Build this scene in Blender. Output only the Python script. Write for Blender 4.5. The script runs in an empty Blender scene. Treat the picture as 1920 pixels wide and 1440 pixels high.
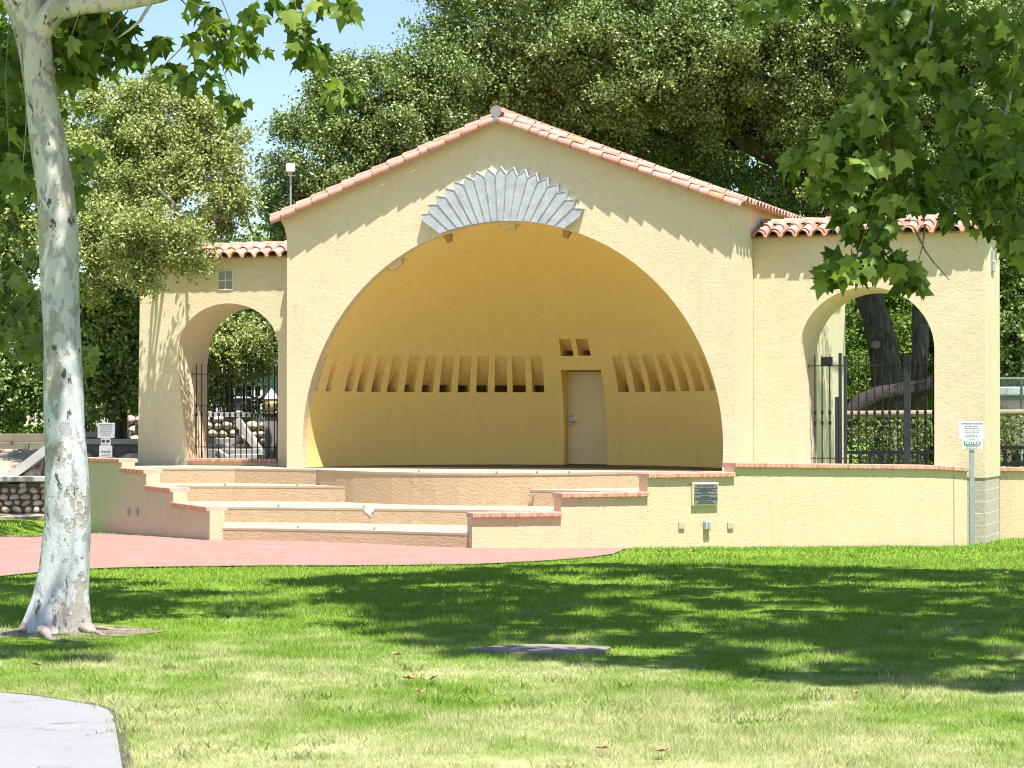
import bpy, math, random
import numpy as np
from mathutils import Vector, Matrix
from mathutils.noise import noise as pnoise
random.seed(7)
RNG = np.random.default_rng(11)
R = math.radians
SC = bpy.context.scene
COL = SC.collection

# ------------------------------------------------------------------ camera model
F = 4200.0
EYE = 2.18
PITCH = math.atan(64 / F)
CF = Vector((0, math.cos(PITCH), math.sin(PITCH)))
CU = Vector((0, -math.sin(PITCH), math.cos(PITCH)))
EYEV = Vector((0, 0, EYE))

def ray(x, y):
    return CF + Vector((1, 0, 0)) * ((x - 960) / F) + CU * ((720 - y) / F)
def at(x, y, Y):                       # survey point: photo position plus its distance
    d = ray(x, y); return EYEV + d * (Y / d.y)
def onw(x, y, w):                      # point on the level w
    d = ray(x, y); return EYEV + d * ((w - EYE) / d.z)
def topx(p):
    d = Vector(p) - EYEV; k = d.dot(CF)
    return 960 + F * d.x / k, 720 - F * d.dot(CU) / k

TH = math.atan(0.372)
EU = Vector((math.cos(TH), -math.sin(TH), 0)); EV = Vector((math.sin(TH), math.cos(TH), 0))
OO = Vector((418 / F * 39.0, 39.0, 0))
def fac(x, y, v):                      # -> facade coordinates (u, v, w)
    d = ray(x, y)
    k = (v - (EYEV - OO).dot(EV)) / d.dot(EV)
    p = EYEV + d * k - OO
    return Vector((p.dot(EU), v, p.z))
def fw(u, v, w):                       # facade -> world
    return OO + EU * u + EV * v + Vector((0, 0, w))

def sstep(t):
    t = max(0.0, min(1.0, t)); return t * t * (3 - 2 * t)
def g(X, Y):                           # lie of the land
    fall = max(0.0, min(1.0, (Y - 33.0) / 4.8)) * sstep((X + 3.2) / 3.6)
    fl = max(0.0, min(1.0, (Y - 35.4) / 7.0)) * sstep((-3.6 - X) / 1.0) * sstep((X + 9.2) / .8)
    return 0.24 * (1 - max(fall, fl))
def ong(x, y):
    w = 0.2
    for _ in range(12):
        p = onw(x, y, w); w = g(p.x, p.y)
    return Vector((p.x, p.y, w))

# ------------------------------------------------------------------ helpers
def tag(o, label=None, cat=None, group=None, kind=None):
    if label: o['label'] = label
    if cat: o['category'] = cat
    if group: o['group'] = group
    if kind: o['kind'] = kind
    return o
def empty(name, loc=(0, 0, 0), rz=0.0):
    o = bpy.data.objects.new(name, None); COL.objects.link(o)
    o.location = loc; o.rotation_euler = (0, 0, rz); o.empty_display_size = 0.2
    return o
def link_mesh(name, me, mat, parent=None, loc=None):
    o = bpy.data.objects.new(name, me); COL.objects.link(o)
    if mat: me.materials.append(mat)
    if parent: o.parent = parent
    if loc is not None: o.location = loc
    return o

class MB:
    def __init__(s): s.v = []; s.f = []; s.sm = []
    def add(s, vs, fs, smooth=False):
        b = len(s.v); s.v += [tuple(p) for p in vs]
        for f in fs: s.f.append([i + b for i in f]); s.sm.append(smooth)
    def box(s, c, d, rz=0.0, M=None):
        a, b_, h = d[0] / 2, d[1] / 2, d[2] / 2
        vs = [Vector((x, y, z)) for z in (-h, h) for (x, y) in ((-a, -b_), (a, -b_), (a, b_), (-a, b_))]
        rm = M if M is not None else Matrix.Rotation(rz, 3, 'Z')
        vs = [rm @ p + Vector(c) for p in vs]
        s.add(vs, [(3, 2, 1, 0), (4, 5, 6, 7), (0, 1, 5, 4), (1, 2, 6, 5), (2, 3, 7, 6), (3, 0, 4, 7)])
        return s
    def bbox(s, c, d, rz=0.0, ch=0.01, M=None):   # box with chamfered edges on all sides
        a, b_, h = d[0] / 2, d[1] / 2, d[2] / 2
        ch = min(ch, a * .9, b_ * .9, h * .9)
        def ring(z, i):
            x, y = a - i, b_ - i
            k = max(ch - i, 0.0)
            return [(-x + k, -y, z), (x - k, -y, z), (x, -y + k, z), (x, y - k, z), (x - k, y, z), (-x + k, y, z), (-x, y - k, z), (-x, -y + k, z)]
        rings = [ring(-h, ch * .999), ring(-h + ch, 0), ring(h - ch, 0), ring(h, ch * .999)]
        rm = M if M is not None else Matrix.Rotation(rz, 3, 'Z')
        vs = [rm @ Vector(p) + Vector(c) for r in rings for p in r]
        fs = [list(range(7, -1, -1)), list(range(24, 32))]
        for k in range(3):
            for i in range(8):
                j = (i + 1) % 8; fs.append((k * 8 + i, k * 8 + j, k * 8 + 8 + j, k * 8 + 8 + i))
        s.add(vs, fs); return s
    def prism(s, poly, lo, hi, capb=True):          # vertical prism, poly counter-clockwise; lo/hi number or list
        n = len(poly)
        lo = lo if isinstance(lo, (list, tuple)) else [lo] * n
        hi = hi if isinstance(hi, (list, tuple)) else [hi] * n
        vs = [(p[0], p[1], lo[i]) for i, p in enumerate(poly)] + [(p[0], p[1], hi[i]) for i, p in enumerate(poly)]
        fs = [tuple(range(n, 2 * n))]
        if capb: fs.append(tuple(range(n - 1, -1, -1)))
        for i in range(n):
            j = (i + 1) % n; fs.append((i, j, n + j, n + i))
        s.add(vs, fs); return s
    def slab(s, poly, v0, v1):                       # (u, w) outline swept along v, outline counter-clockwise seen from the front
        n = len(poly)
        vs = [(p[0], v0, p[1]) for p in poly] + [(p[0], v1, p[1]) for p in poly]
        fs = [tuple(range(n)), tuple(range(2 * n - 1, n - 1, -1))]
        for i in range(n):
            j = (i + 1) % n; fs.append((j, i, n + i, n + j))
        s.add(vs, fs); return s
    def tube(s, path, rad, seg=8, cap=True, wob=0.0, seed=0.0, freq=2.0, smooth=True):
        path = [Vector(p) for p in path]; n = len(path)
        rad = rad if isinstance(rad, (list, tuple)) else [rad] * n
        vs = []; ref = Vector((0.31, 0.95, 0.05))
        for i, p in enumerate(path):
            t = (path[min(i + 1, n - 1)] - path[max(i - 1, 0)]).normalized()
            a = t.cross(ref)
            if a.length < 1e-3: a = t.cross(Vector((1, 0, 0)))
            a.normalize(); b = t.cross(a)
            for k in range(seg):
                an = 2 * math.pi * k / seg
                d = a * math.cos(an) + b * math.sin(an)
                r = rad[i]
                if wob: r *= 1 + wob * pnoise((p + d * r) * freq + Vector((seed, seed, 0)))
                vs.append(p + d * r)
        fs = []
        for i in range(n - 1):
            for k in range(seg):
                j = (k + 1) % seg
                fs.append((i * seg + k, i * seg + j, (i + 1) * seg + j, (i + 1) * seg + k))
        s.add(vs, fs, smooth)
        if cap:
            s.add([vs[k] for k in range(seg)], [tuple(range(seg - 1, -1, -1))])
            s.add([vs[(n - 1) * seg + k] for k in range(seg)], [tuple(range(seg))])
        return s
    def lathe(s, c, prof, seg=12):
        vs = [(c[0] + r * math.cos(2 * math.pi * k / seg), c[1] + r * math.sin(2 * math.pi * k / seg), c[2] + z) for r, z in prof for k in range(seg)]
        fs = []
        for i in range(len(prof) - 1):
            for k in range(seg):
                j = (k + 1) % seg; fs.append((i * seg + k, i * seg + j, (i + 1) * seg + j, (i + 1) * seg + k))
        s.add(vs, fs, True); return s
    def barrel(s, p0, p1, up, r0, r1, seg=8, thick=0.018):   # half-round clay tile from p0 (upper) to p1 (lower end)
        p0, p1, up = Vector(p0), Vector(p1), Vector(up)
        t = (p1 - p0).normalized(); up = (up - t * up.dot(t)).normalized(); sd = t.cross(up)
        vs = []
        for (p, r) in ((p0, r0), (p1, r1)):
            for rr in (r, r - thick):
                for k in range(seg + 1):
                    a = math.pi * k / seg
                    vs.append(p + sd * (math.cos(a) * rr) + up * (math.sin(a) * rr))
        m = seg + 1; fs = []
        for k in range(seg):
            fs.append((k, k + 1, 2 * m + k + 1, 2 * m + k))
            fs.append((m + k + 1, m + k, 3 * m + k, 3 * m + k + 1))
        s.add(vs, fs, True)
        ends = []
        for base in (0, 2 * m):
            for k in range(seg): ends.append((base + k, base + m + k, base + m + k + 1, base + k + 1))
        ends += [(0, 2 * m, 3 * m, m), (seg, m + seg, 3 * m + seg, 2 * m + seg)]
        s.add(vs, ends); return s
    def build(s, name, mat, parent=None, loc=None, world=False, flip_fix=True):
        me = bpy.data.meshes.new(name)
        off = Vector((0, 0, 0))
        if world and parent is not None: off = Vector(parent.location)
        if world and parent is None and loc is not None: off = Vector(loc)
        me.from_pydata([tuple(Vector(p) - off) for p in s.v] if (world) else s.v, [], s.f)
        me.polygons.foreach_set('use_smooth', s.sm); me.update()
        return link_mesh(name, me, mat, parent, loc)

def fast_mesh(name, V, k, mat, parent=None, attr=None, off=None, loc=None):   # V: (N*k,3): one k-gon per k rows
    V = np.asarray(V, dtype=np.float32)
    if off is not None: V = V - np.array(off, dtype=np.float32)
    n = len(V); nf = n // k
    me = bpy.data.meshes.new(name)
    me.vertices.add(n); me.vertices.foreach_set('co', V.ravel())
    me.loops.add(n); me.loops.foreach_set('vertex_index', np.arange(n, dtype=np.int32))
    me.polygons.add(nf); me.polygons.foreach_set('loop_start', np.arange(0, n, k, dtype=np.int32))
    if attr is not None:
        a = me.attributes.new('rnd', 'FLOAT', 'FACE'); a.data.foreach_set('value', np.asarray(attr, dtype=np.float32))
    me.update(); me.validate()
    return link_mesh(name, me, mat, parent, loc)

# ------------------------------------------------------------------ materials
def newmat(name):
    m = bpy.data.materials.new(name); m.use_nodes = True
    nt = m.node_tree; nt.nodes.clear()
    out = nt.nodes.new('ShaderNodeOutputMaterial'); b = nt.nodes.new('ShaderNodeBsdfPrincipled')
    nt.links.new(b.outputs[0], out.inputs[0])
    return m, nt, b, out
def nd(nt, t, **kw):
    n = nt.nodes.new(t)
    for k, v in kw.items():
        if k in n.inputs: n.inputs[k].default_value = v
        else: setattr(n, k, v)
    return n
def coords(nt, scale=(1, 1, 1), kind='Object'):
    tc = nd(nt, 'ShaderNodeTexCoord'); mp = nd(nt, 'ShaderNodeMapping'); mp.inputs['Scale'].default_value = scale
    nt.links.new(tc.outputs[kind], mp.inputs[0]); return mp.outputs[0]
def noise(nt, vec, scale, detail=4, rough=.55):
    n = nd(nt, 'ShaderNodeTexNoise', Scale=scale, Detail=detail, Roughness=rough); nt.links.new(vec, n.inputs['Vector']); return n.outputs[0]
def ramp(nt, fac, stops):
    r = nd(nt, 'ShaderNodeValToRGB'); e = r.color_ramp.elements
    while len(e) < len(stops): e.new(0.5)
    for i, (p, c) in enumerate(stops):
        e[i].position = p; e[i].color = (c[0], c[1], c[2], 1)
    nt.links.new(fac, r.inputs[0]); return r.outputs[0]
def mix(nt, fac, a, b, mode='MIX'):
    m = nd(nt, 'ShaderNodeMix', data_type='RGBA', blend_type=mode)
    for i, x in ((0, fac), (6, a), (7, b)):
        if hasattr(x, 'is_output'): nt.links.new(x, m.inputs[i])
        elif i == 0: m.inputs[0].default_value = x
        else: m.inputs[i].default_value = (*x, 1)
    return m.outputs[2]
def bump(nt, b, h, strength=.3, dist=.02):
    bn = nd(nt, 'ShaderNodeBump', Strength=strength, Distance=dist)
    nt.links.new(h, bn.inputs['Height']); nt.links.new(bn.outputs[0], b.inputs['Normal'])
def mathn(nt, op, a, b=None):
    m = nd(nt, 'ShaderNodeMath', operation=op)
    for i, x in ((0, a), (1, b)):
        if x is None: continue
        if hasattr(x, 'is_output'): nt.links.new(x, m.inputs[i])
        else: m.inputs[i].default_value = x
    return m.outputs[0]

def simple(name, col, rough=.6, metal=0.0, var=.12, sc=3.0, bs=0.0, bsc=40.0, bd=.01):
    m, nt, b, out = newmat(name)
    v = coords(nt)
    n = noise(nt, v, sc, 5)
    lo = tuple(c * (1 - var) for c in col); hi = tuple(min(1, c * (1 + var)) for c in col)
    nt.links.new(ramp(nt, n, [(.3, lo), (.7, hi)]), b.inputs['Base Color'])
    b.inputs['Roughness'].default_value = rough; b.inputs['Metallic'].default_value = metal
    if bs: bump(nt, b, noise(nt, v, bsc, 4), bs, bd)
    return m

def stucco(name, col, col2, coarse=1.0, stain=None, bstr=.22, worn=True):
    m, nt, b, out = newmat(name)
    v = coords(nt)
    big = noise(nt, v, .55, 5, .6); fine = noise(nt, v, 9, 5, .6)
    c = ramp(nt, big, [(.32, col), (.68, col2)])
    c = mix(nt, .35, c, ramp(nt, fine, [(.25, tuple(x * .86 for x in col)), (.75, tuple(min(1, x * 1.08) for x in col2))]))
    # thin rain streaks running down
    st = noise(nt, coords(nt, (5.5, 5.5, .25)), 1.6, 4, .6)
    c = mix(nt, mathn(nt, 'MULTIPLY', ramp(nt, st, [(.56, (0, 0, 0)), (.75, (1, 1, 1))]), .22), c, tuple(x * .62 for x in col))
    if stain:
        sn = noise(nt, v, 1.7, 6, .7)
        c = mix(nt, mathn(nt, 'MULTIPLY', ramp(nt, sn, [(.52, (0, 0, 0)), (.66, (1, 1, 1))]), .55), c, stain)
    pt = noise(nt, coords(nt, (.8, .8, 1.3)), 1.3, 2, .4)
    c = mix(nt, mathn(nt, 'MULTIPLY', ramp(nt, pt, [(.60, (0, 0, 0)), (.63, (1, 1, 1))]), .16), c, tuple(min(1, x * 1.12) for x in col2))
    hc = mathn(nt, 'ABSOLUTE', mathn(nt, 'SUBTRACT', noise(nt, v, .8, 6, .6), .5))
    c = mix(nt, mathn(nt, 'MULTIPLY', ramp(nt, hc, [(.0008, (1, 1, 1)), (.0024, (0, 0, 0))]), .35 if worn else .10), c, tuple(x * .5 for x in col))
    if stain:
        sz = nd(nt, 'ShaderNodeSeparateXYZ'); nt.links.new(v, sz.inputs[0])
        spl = mathn(nt, 'ADD', mathn(nt, 'MULTIPLY', sz.outputs[2], -2.2), mathn(nt, 'ADD', .55, mathn(nt, 'MULTIPLY', fine, .5)))
        c = mix(nt, mathn(nt, 'MULTIPLY', ramp(nt, spl, [(.0, (0, 0, 0)), (.6, (1, 1, 1))]), .5), c, (.44, .33, .22))
    nt.links.new(c, b.inputs['Base Color']); b.inputs['Roughness'].default_value = .92
    h = mathn(nt, 'ADD', mathn(nt, 'MULTIPLY', noise(nt, coords(nt, (1, 1, 1.9)), 11 * coarse, 6, .62), 1.0), mathn(nt, 'MULTIPLY', noise(nt, v, 60, 3), .25))
    bump(nt, b, h, bstr, .03)
    return m

M = {}
M['stucco'] = stucco('facade_stucco', (.645, .545, .355), (.685, .58, .395))
M['shell'] = stucco('shell_stucco', (.87, .64, .215), (.885, .655, .235), 1.0, None, .07, False)
M['lowwall'] = stucco('low_wall_stucco', (.60, .48, .30), (.64, .515, .335), 1.5, (.64, .48, .30), .24)
M['step'] = stucco('step_plaster', (.46, .325, .195), (.51, .37, .23), 1.2, (.52, .40, .26), .4)
M['treadtop'] = simple('tread_concrete', (.37, .305, .22), .9, 0, .10, 2.5, .3, 60, .006)
M['fan'] = simple('cast_stone_grey', (.405, .43, .465), .85, 0, .16, 6, .5, 25, .008)
M['vent'] = simple('grey_vent_paint', (.26, .27, .27), .7, 0, .06, 4)
M['white'] = simple('white_paint', (.78, .78, .76), .6, 0, .05, 3)
M['iron'] = simple('black_iron', (.012, .012, .014), .55, .3, .3, 12)
M['ironpost'] = simple('blue_black_steel', (.028, .034, .042), .5, .3, .3, 6)
M['steel'] = simple('galvanised_steel', (.42, .45, .48), .45, .6, .12, 8)
M['door'] = simple('door_paint', (.70, .56, .29), .55, 0, .07, 2.2, .06, 20, .01)
M['doorframe'] = simple('door_frame_paint', (.42, .30, .11), .6, 0, .1, 2)
M['lightbody'] = simple('light_fixture_tan', (.60, .48, .30), .6, 0, .1, 6)
M['lightdark'] = simple('light_fixture_bronze', (.34, .23, .12), .5, .2, .2, 6)
M['concrete'] = simple('pale_concrete', (.225, .225, .228), .9, 0, .10, 1.4, .35, 70, .005)
M['block'] = None
M['cap'] = simple('white_concrete_cap', (.42, .40, .375), .85, 0, .1, 3, .3, 40, .008)
M['ledge'] = simple('grey_concrete_ledge', (.25, .235, .21), .9, 0, .15, 3, .3, 30, .01)
M['mortar'] = simple('dark_mortar', (.20, .165, .135), .95, 0, .3, 8, .5, 30, .02)  # dark brown mortar tone, varied by noise
M['sand'] = simple('dry_sand', (.36, .29, .21), .95, 0, .18, 2.2, .6, 18, .04)
M['wood'] = simple('weathered_wood', (.24, .19, .14), .85, 0, .2, 3, .3, 25, .01)
M['slab'] = simple('pinkish_flagstone', (.21, .175, .16), .9, 0, .2, 4, .5, 20, .01)
M['root'] = simple('grey_root_bark', (.23, .20, .17), .9, 0, .35, 8, .8, 18, .02)
M['dirt'] = simple('bare_soil', (.19, .145, .105), .95, 0, .3, 3, .8, 22, .03)
M['deadleaf'] = simple('dry_brown_leaf', (.36, .22, .11), .8, 0, .3, 5)
M['house'] = simple('blue_grey_siding', (.55, .59, .63), .8, 0, .08, 2)
M['glassdark'] = simple('dark_window_glass', (.02, .025, .03), .08, 0, .2, 2)
M['lampglobe'] = simple('amber_lamp_glass', (.72, .52, .26), .3, 0, .1, 3)
M['greensign'] = simple('sign_green', (.02, .16, .09), .5, 0, .05, 3)
M['signink'] = simple('sign_ink', (.10, .11, .13), .7, 0, .1, 3)
M['signpanel'] = simple('sign_white', (.70, .74, .78), .45, 0, .04, 5)
M['signback'] = simple('sign_aluminium', (.40, .42, .44), .5, .2, .08, 5)
M['plaque'] = simple('plaque_bronze_grey', (.21, .22, .215), .55, .25, .2, 12)
M['plaqueframe'] = simple('plaque_rim', (.66, .62, .47), .5, .2, .1, 12)
M['plaqueink'] = simple('plaque_letter_dark', (.07, .07, .07), .6, .2, .1, 12)  # dark tone of the raised letter rows
M['roofwood'] = simple('roof_underlay', (.30, .16, .09), .9, 0, .2, 3)
M['splash'] = simple('white_splash_paint', (.50, .51, .52), .6, 0, .1, 9)
M['darksoil'] = simple('dark_edge_soil', (.075, .058, .04), .95, 0, .5, 9, .8, 30, .02)
M['stagefloor'] = simple('black_stage_paint', (.022, .02, .018), .6, 0, .3, 3)
M['darkbark'] = simple('dark_limb_bark', (.03, .025, .02), .95, 0, .5, 6, .8, 20, .03)  # very dark bark tone for the leaning limb
M['twigbark'] = simple('twig_bark', (.17, .13, .09), .85, 0, .3, 6)
M['vehicle'] = simple('pale_trailer_paint', (.66, .70, .70), .4, 0, .05, 1)

def mk_tiles():
    m, nt, b, out = newmat('clay_tile')
    geo = nd(nt, 'ShaderNodeNewGeometry')
    v = coords(nt)
    n = noise(nt, v, 5, 5, .65)
    a = ramp(nt, geo.outputs['Random Per Island'], [(0, (.42, .185, .13)), (.35, (.48, .24, .18)), (.7, (.55, .31, .245)), (.92, (.48, .20, .13)), (.97, (.60, .21, .07))])
    c = mix(nt, .4, a, ramp(nt, n, [(.3, (.40, .18, .12)), (.7, (.60, .37, .31))]))
    nt.links.new(c, b.inputs['Base Color']); b.inputs['Roughness'].default_value = .85
    bump(nt, b, noise(nt, v, 30, 4), .3, .01)
    return m
M['tile'] = mk_tiles()

def mk_brick(name, c1, c2, mortar, sc, bw, rh, ms=.02, kind='Object', scale=(1, 1, 1)):
    m, nt, b, out = newmat(name)
    v = coords(nt, scale, kind)
    br = nd(nt, 'ShaderNodeTexBrick'); br.inputs['Scale'].default_value = sc
    br.inputs['Color1'].default_value = (*c1, 1); br.inputs['Color2'].default_value = (*c2, 1); br.inputs['Mortar'].default_value = (*mortar, 1)
    br.inputs['Mortar Size'].default_value = ms; br.inputs['Brick Width'].default_value = bw; br.inputs['Row Height'].default_value = rh
    nt.links.new(v, br.inputs['Vector'])
    n = noise(nt, v, 6, 4)
    c = mix(nt, .25, br.outputs[0], ramp(nt, n, [(.3, tuple(x * .6 for x in c1)), (.7, tuple(min(1, x * 1.4) for x in c2))]))
    nt.links.new(c, b.inputs['Base Color']); b.inputs['Roughness'].default_value = .88
    bump(nt, b, mathn(nt, 'SUBTRACT', 1.0, br.outputs[1]), .5, .01)
    return m
def mk_coping():
    m, nt, b, out = newmat('brick_coping')
    geo = nd(nt, 'ShaderNodeNewGeometry')
    v = coords(nt)
    a = ramp(nt, geo.outputs['Random Per Island'], [(0, (.46, .17, .10)), (.5, (.56, .25, .17)), (1, (.62, .32, .23))])
    c = mix(nt, .35, a, ramp(nt, noise(nt, v, 7, 5, .7), [(.35, (.34, .12, .08)), (.65, (.70, .46, .37))]))
    nt.links.new(c, b.inputs['Base Color']); b.inputs['Roughness'].default_value = .9
    bump(nt, b, noise(nt, v, 30, 4), .4, .01)
    return m
M['coping'] = mk_coping()
M['copjoint'] = simple('coping_mortar', (.55, .38, .30), .95, 0, .2, 9, .3, 40, .01)

def mk_block():                         # split-faced grey masonry, joints along w every 0.203 m
    m, nt, b, out = newmat('concrete_block')
    tc = nd(nt, 'ShaderNodeTexCoord'); sp = nd(nt, 'ShaderNodeSeparateXYZ'); nt.links.new(tc.outputs['Object'], sp.inputs[0])
    fr = mathn(nt, 'FRACT', mathn(nt, 'DIVIDE', mathn(nt, 'ADD', sp.outputs[2], 10.03), .203))
    jo = mathn(nt, 'LESS_THAN', fr, .055)
    n = noise(nt, coords(nt), 14, 5)
    c = ramp(nt, n, [(.3, (.40, .355, .28)), (.7, (.50, .45, .365))])
    c = mix(nt, jo, c, (.72, .66, .54))
    nt.links.new(c, b.inputs['Base Color']); b.inputs['Roughness'].default_value = .95
    bump(nt, b, mathn(nt, 'ADD', n, mathn(nt, 'MULTIPLY', jo, -1.0)), .5, .01)
    return m
M['block'] = mk_block()
def mk_path():
    m, nt, b, out = newmat('pale_path_concrete')
    v = coords(nt); n = noise(nt, v, 1.1, 6, .65); f = noise(nt, v, 40, 4)
    c = ramp(nt, n, [(.3, (.20, .20, .203)), (.55, (.235, .235, .238)), (.75, (.255, .25, .245))])
    c = mix(nt, .35, c, ramp(nt, f, [(.3, (.17, .17, .172)), (.7, (.28, .28, .28))]))
    cr = mathn(nt, 'ABSOLUTE', mathn(nt, 'SUBTRACT', noise(nt, coords(nt, (.35, 1.3, 1)), .9, 5, .6), .5))
    c = mix(nt, ramp(nt, cr, [(.0015, (1, 1, 1)), (.004, (0, 0, 0))]), c, (.09, .085, .08))
    sp = noise(nt, v, 5, 5, .7)
    c = mix(nt, mathn(nt, 'MULTIPLY', ramp(nt, sp, [(.6, (0, 0, 0)), (.75, (1, 1, 1))]), .35), c, (.13, .12, .11))
    nt.links.new(c, b.inputs['Base Color']); b.inputs['Roughness'].default_value = .92
    bump(nt, b, f, .3, .005); return m
M['concrete'] = mk_path()

PC = onw(515, 1028, .24)                # centre of the paving rings
def mk_plaza():
    m, nt, b, out = newmat('red_paving')
    tc = nd(nt, 'ShaderNodeTexCoord')
    sub = nd(nt, 'ShaderNodeVectorMath', operation='SUBTRACT'); sub.inputs[1].default_value = (PC.x, PC.y, 0)
    nt.links.new(tc.outputs['Object'], sub.inputs[0])
    sp = nd(nt, 'ShaderNodeSeparateXYZ'); nt.links.new(sub.outputs[0], sp.inputs[0])
    r = mathn(nt, 'SQRT', mathn(nt, 'ADD', mathn(nt, 'MULTIPLY', sp.outputs[0], sp.outputs[0]), mathn(nt, 'MULTIPLY', sp.outputs[1], sp.outputs[1])))
    an = mathn(nt, 'ARCTAN2', sp.outputs[1], sp.outputs[0])
    rr = mathn(nt, 'DIVIDE', r, .24)
    ring = mathn(nt, 'LESS_THAN', mathn(nt, 'FRACT', rr), .10)
    row = mathn(nt, 'FLOOR', rr)
    ph = mathn(nt, 'ADD', mathn(nt, 'MULTIPLY', mathn(nt, 'MULTIPLY', an, row), 1.0), mathn(nt, 'MULTIPLY', row, .5))
    cross = mathn(nt, 'LESS_THAN', mathn(nt, 'FRACT', ph), .09)
    jo = mathn(nt, 'MAXIMUM', ring, cross)
    v = coords(nt)
    n = noise(nt, v, 2.2, 6, .7); n2 = noise(nt, v, .7, 3)
    wn = nd(nt, 'ShaderNodeTexWhiteNoise', noise_dimensions='2D')
    cb = nd(nt, 'ShaderNodeCombineXYZ'); nt.links.new(row, cb.inputs[0]); nt.links.new(mathn(nt, 'FLOOR', ph), cb.inputs[1]); nt.links.new(cb.outputs[0], wn.inputs['Vector'])
    c = ramp(nt, wn.outputs[0], [(0, (.25, .128, .10)), (1, (.29, .158, .128))])
    c = mix(nt, .45, c, ramp(nt, n, [(.3, (.235, .118, .094)), (.72, (.32, .195, .16))]))
    c = mix(nt, mathn(nt, 'MULTIPLY', jo, .33), c, (.35, .25, .205))
    c = mix(nt, mathn(nt, 'MULTIPLY', ramp(nt, n2, [(.5, (0, 0, 0)), (.75, (1, 1, 1))]), .5), c, (.26, .175, .152))
    nt.links.new(c, b.inputs['Base Color']); b.inputs['Roughness'].default_value = .85
    bump(nt, b, mathn(nt, 'SUBTRACT', n, jo), .3, .006)
    return m
M['plaza'] = mk_plaza()

def mk_lawn(name, blade=False):
    m, nt, b, out = newmat(name)
    v = coords(nt)
    tc = nd(nt, 'ShaderNodeTexCoord'); sp = nd(nt, 'ShaderNodeSeparateXYZ'); nt.links.new(tc.outputs['Object'], sp.inputs[0])
    big = noise(nt, v, .55, 5, .62); mid = noise(nt, v, 2.6, 5, .65)
    # worn, drier turf near the path, lush by the plaza
    dry = mathn(nt, 'ADD', mathn(nt, 'MULTIPLY', mathn(nt, 'SUBTRACT', 20.3, sp.outputs[1]), .085), mathn(nt, 'MULTIPLY', mathn(nt, 'SUBTRACT', big, .5), 2.2))
    dry = mathn(nt, 'ADD', dry, mathn(nt, 'MULTIPLY', mathn(nt, 'SUBTRACT', mid, .5), 1.8))
    k = 1.0 if blade else .75
    lush = ramp(nt, mid, [(.3, (.155 * k, .275 * k, .024 * k)), (.7, (.225 * k, .35 * k, .045 * k))])
    worn = ramp(nt, mid, [(.3, (.35 * k, .39 * k, .155 * k)), (.7, (.53 * k, .49 * k, .28 * k))])
    df = ramp(nt, dry, [(0.0, (0, 0, 0)), (.62, (1, 1, 1))])
    c = mix(nt, df, lush, worn)
    if blade:
        at_ = nd(nt, 'ShaderNodeAttribute', attribute_name='rnd')
        c = mix(nt, .30, c, ramp(nt, at_.outputs['Fac'], [(0, (.08, .19, .014)), (.5, (.22, .37, .05)), (.85, (.42, .50, .15)), (1, (.62, .58, .32))]))
    nt.links.new(c, b.inputs['Base Color']); b.inputs['Roughness'].default_value = .7 if blade else .95
    b.inputs['Specular IOR Level'].default_value = .08
    if blade:
        tr = nd(nt, 'ShaderNodeBsdfTranslucent'); nt.links.new(c, tr.inputs[0])
        ms = nd(nt, 'ShaderNodeMixShader'); ms.inputs[0].default_value = .25
        nt.links.new(b.outputs[0], ms.inputs[1]); nt.links.new(tr.outputs[0], ms.inputs[2]); nt.links.new(ms.outputs[0], out.inputs[0])
    else: bump(nt, b, noise(nt, v, 45, 4), .6, .03)
    return m
M['lawn'] = mk_lawn('lawn_soil'); M['blade'] = mk_lawn('grass_blades', True)

def mk_leaf(name, c0, c1, c2, trans=.28, rough=.5, spec=.4, nsc=.8):
    m, nt, b, out = newmat(name)
    at_ = nd(nt, 'ShaderNodeAttribute', attribute_name='rnd')
    n = noise(nt, coords(nt), nsc, 3)
    f = mathn(nt, 'ADD', mathn(nt, 'MULTIPLY', at_.outputs['Fac'], .6), mathn(nt, 'MULTIPLY', n, .4))
    c = ramp(nt, f, [(.15, c0), (.5, c1), (.85, c2)])
    nt.links.new(c, b.inputs['Base Color']); b.inputs['Roughness'].default_value = rough; b.inputs['Specular IOR Level'].default_value = spec
    tr = nd(nt, 'ShaderNodeBsdfTranslucent')
    nt.links.new(mix(nt, 1.0, c, (1.0, 1.25, .45), 'MULTIPLY'), tr.inputs[0])
    ms = nd(nt, 'ShaderNodeMixShader'); ms.inputs[0].default_value = trans
    nt.links.new(b.outputs[0], ms.inputs[1]); nt.links.new(tr.outputs[0], ms.inputs[2]); nt.links.new(ms.outputs[0], out.inputs[0])
    return m
M['oakleaf'] = mk_leaf('oak_leaf', (.05, .09, .022), (.165, .235, .058), (.37, .43, .15), .13, .45, .38)
M['oakleaf2'] = mk_leaf('pale_oak_leaf', (.15, .185, .05), (.30, .345, .11), (.48, .51, .20), .18, .5, .3)
M['sycleaf'] = mk_leaf('sycamore_leaf', (.055, .11, .016), (.12, .19, .028), (.30, .37, .08), .40, .5, .3)
M['sycleaf2'] = mk_leaf('pale_sycamore_leaf', (.11, .16, .03), (.18, .23, .06), (.28, .31, .11), .35)
M['hedgeleaf'] = mk_leaf('hedge_leaf', (.05, .08, .02), (.10, .14, .03), (.19, .22, .06), .2)
M['dryleaf'] = mk_leaf('dry_shrub_leaf', (.16, .15, .05), (.28, .25, .10), (.38, .34, .16), .2)

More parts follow.
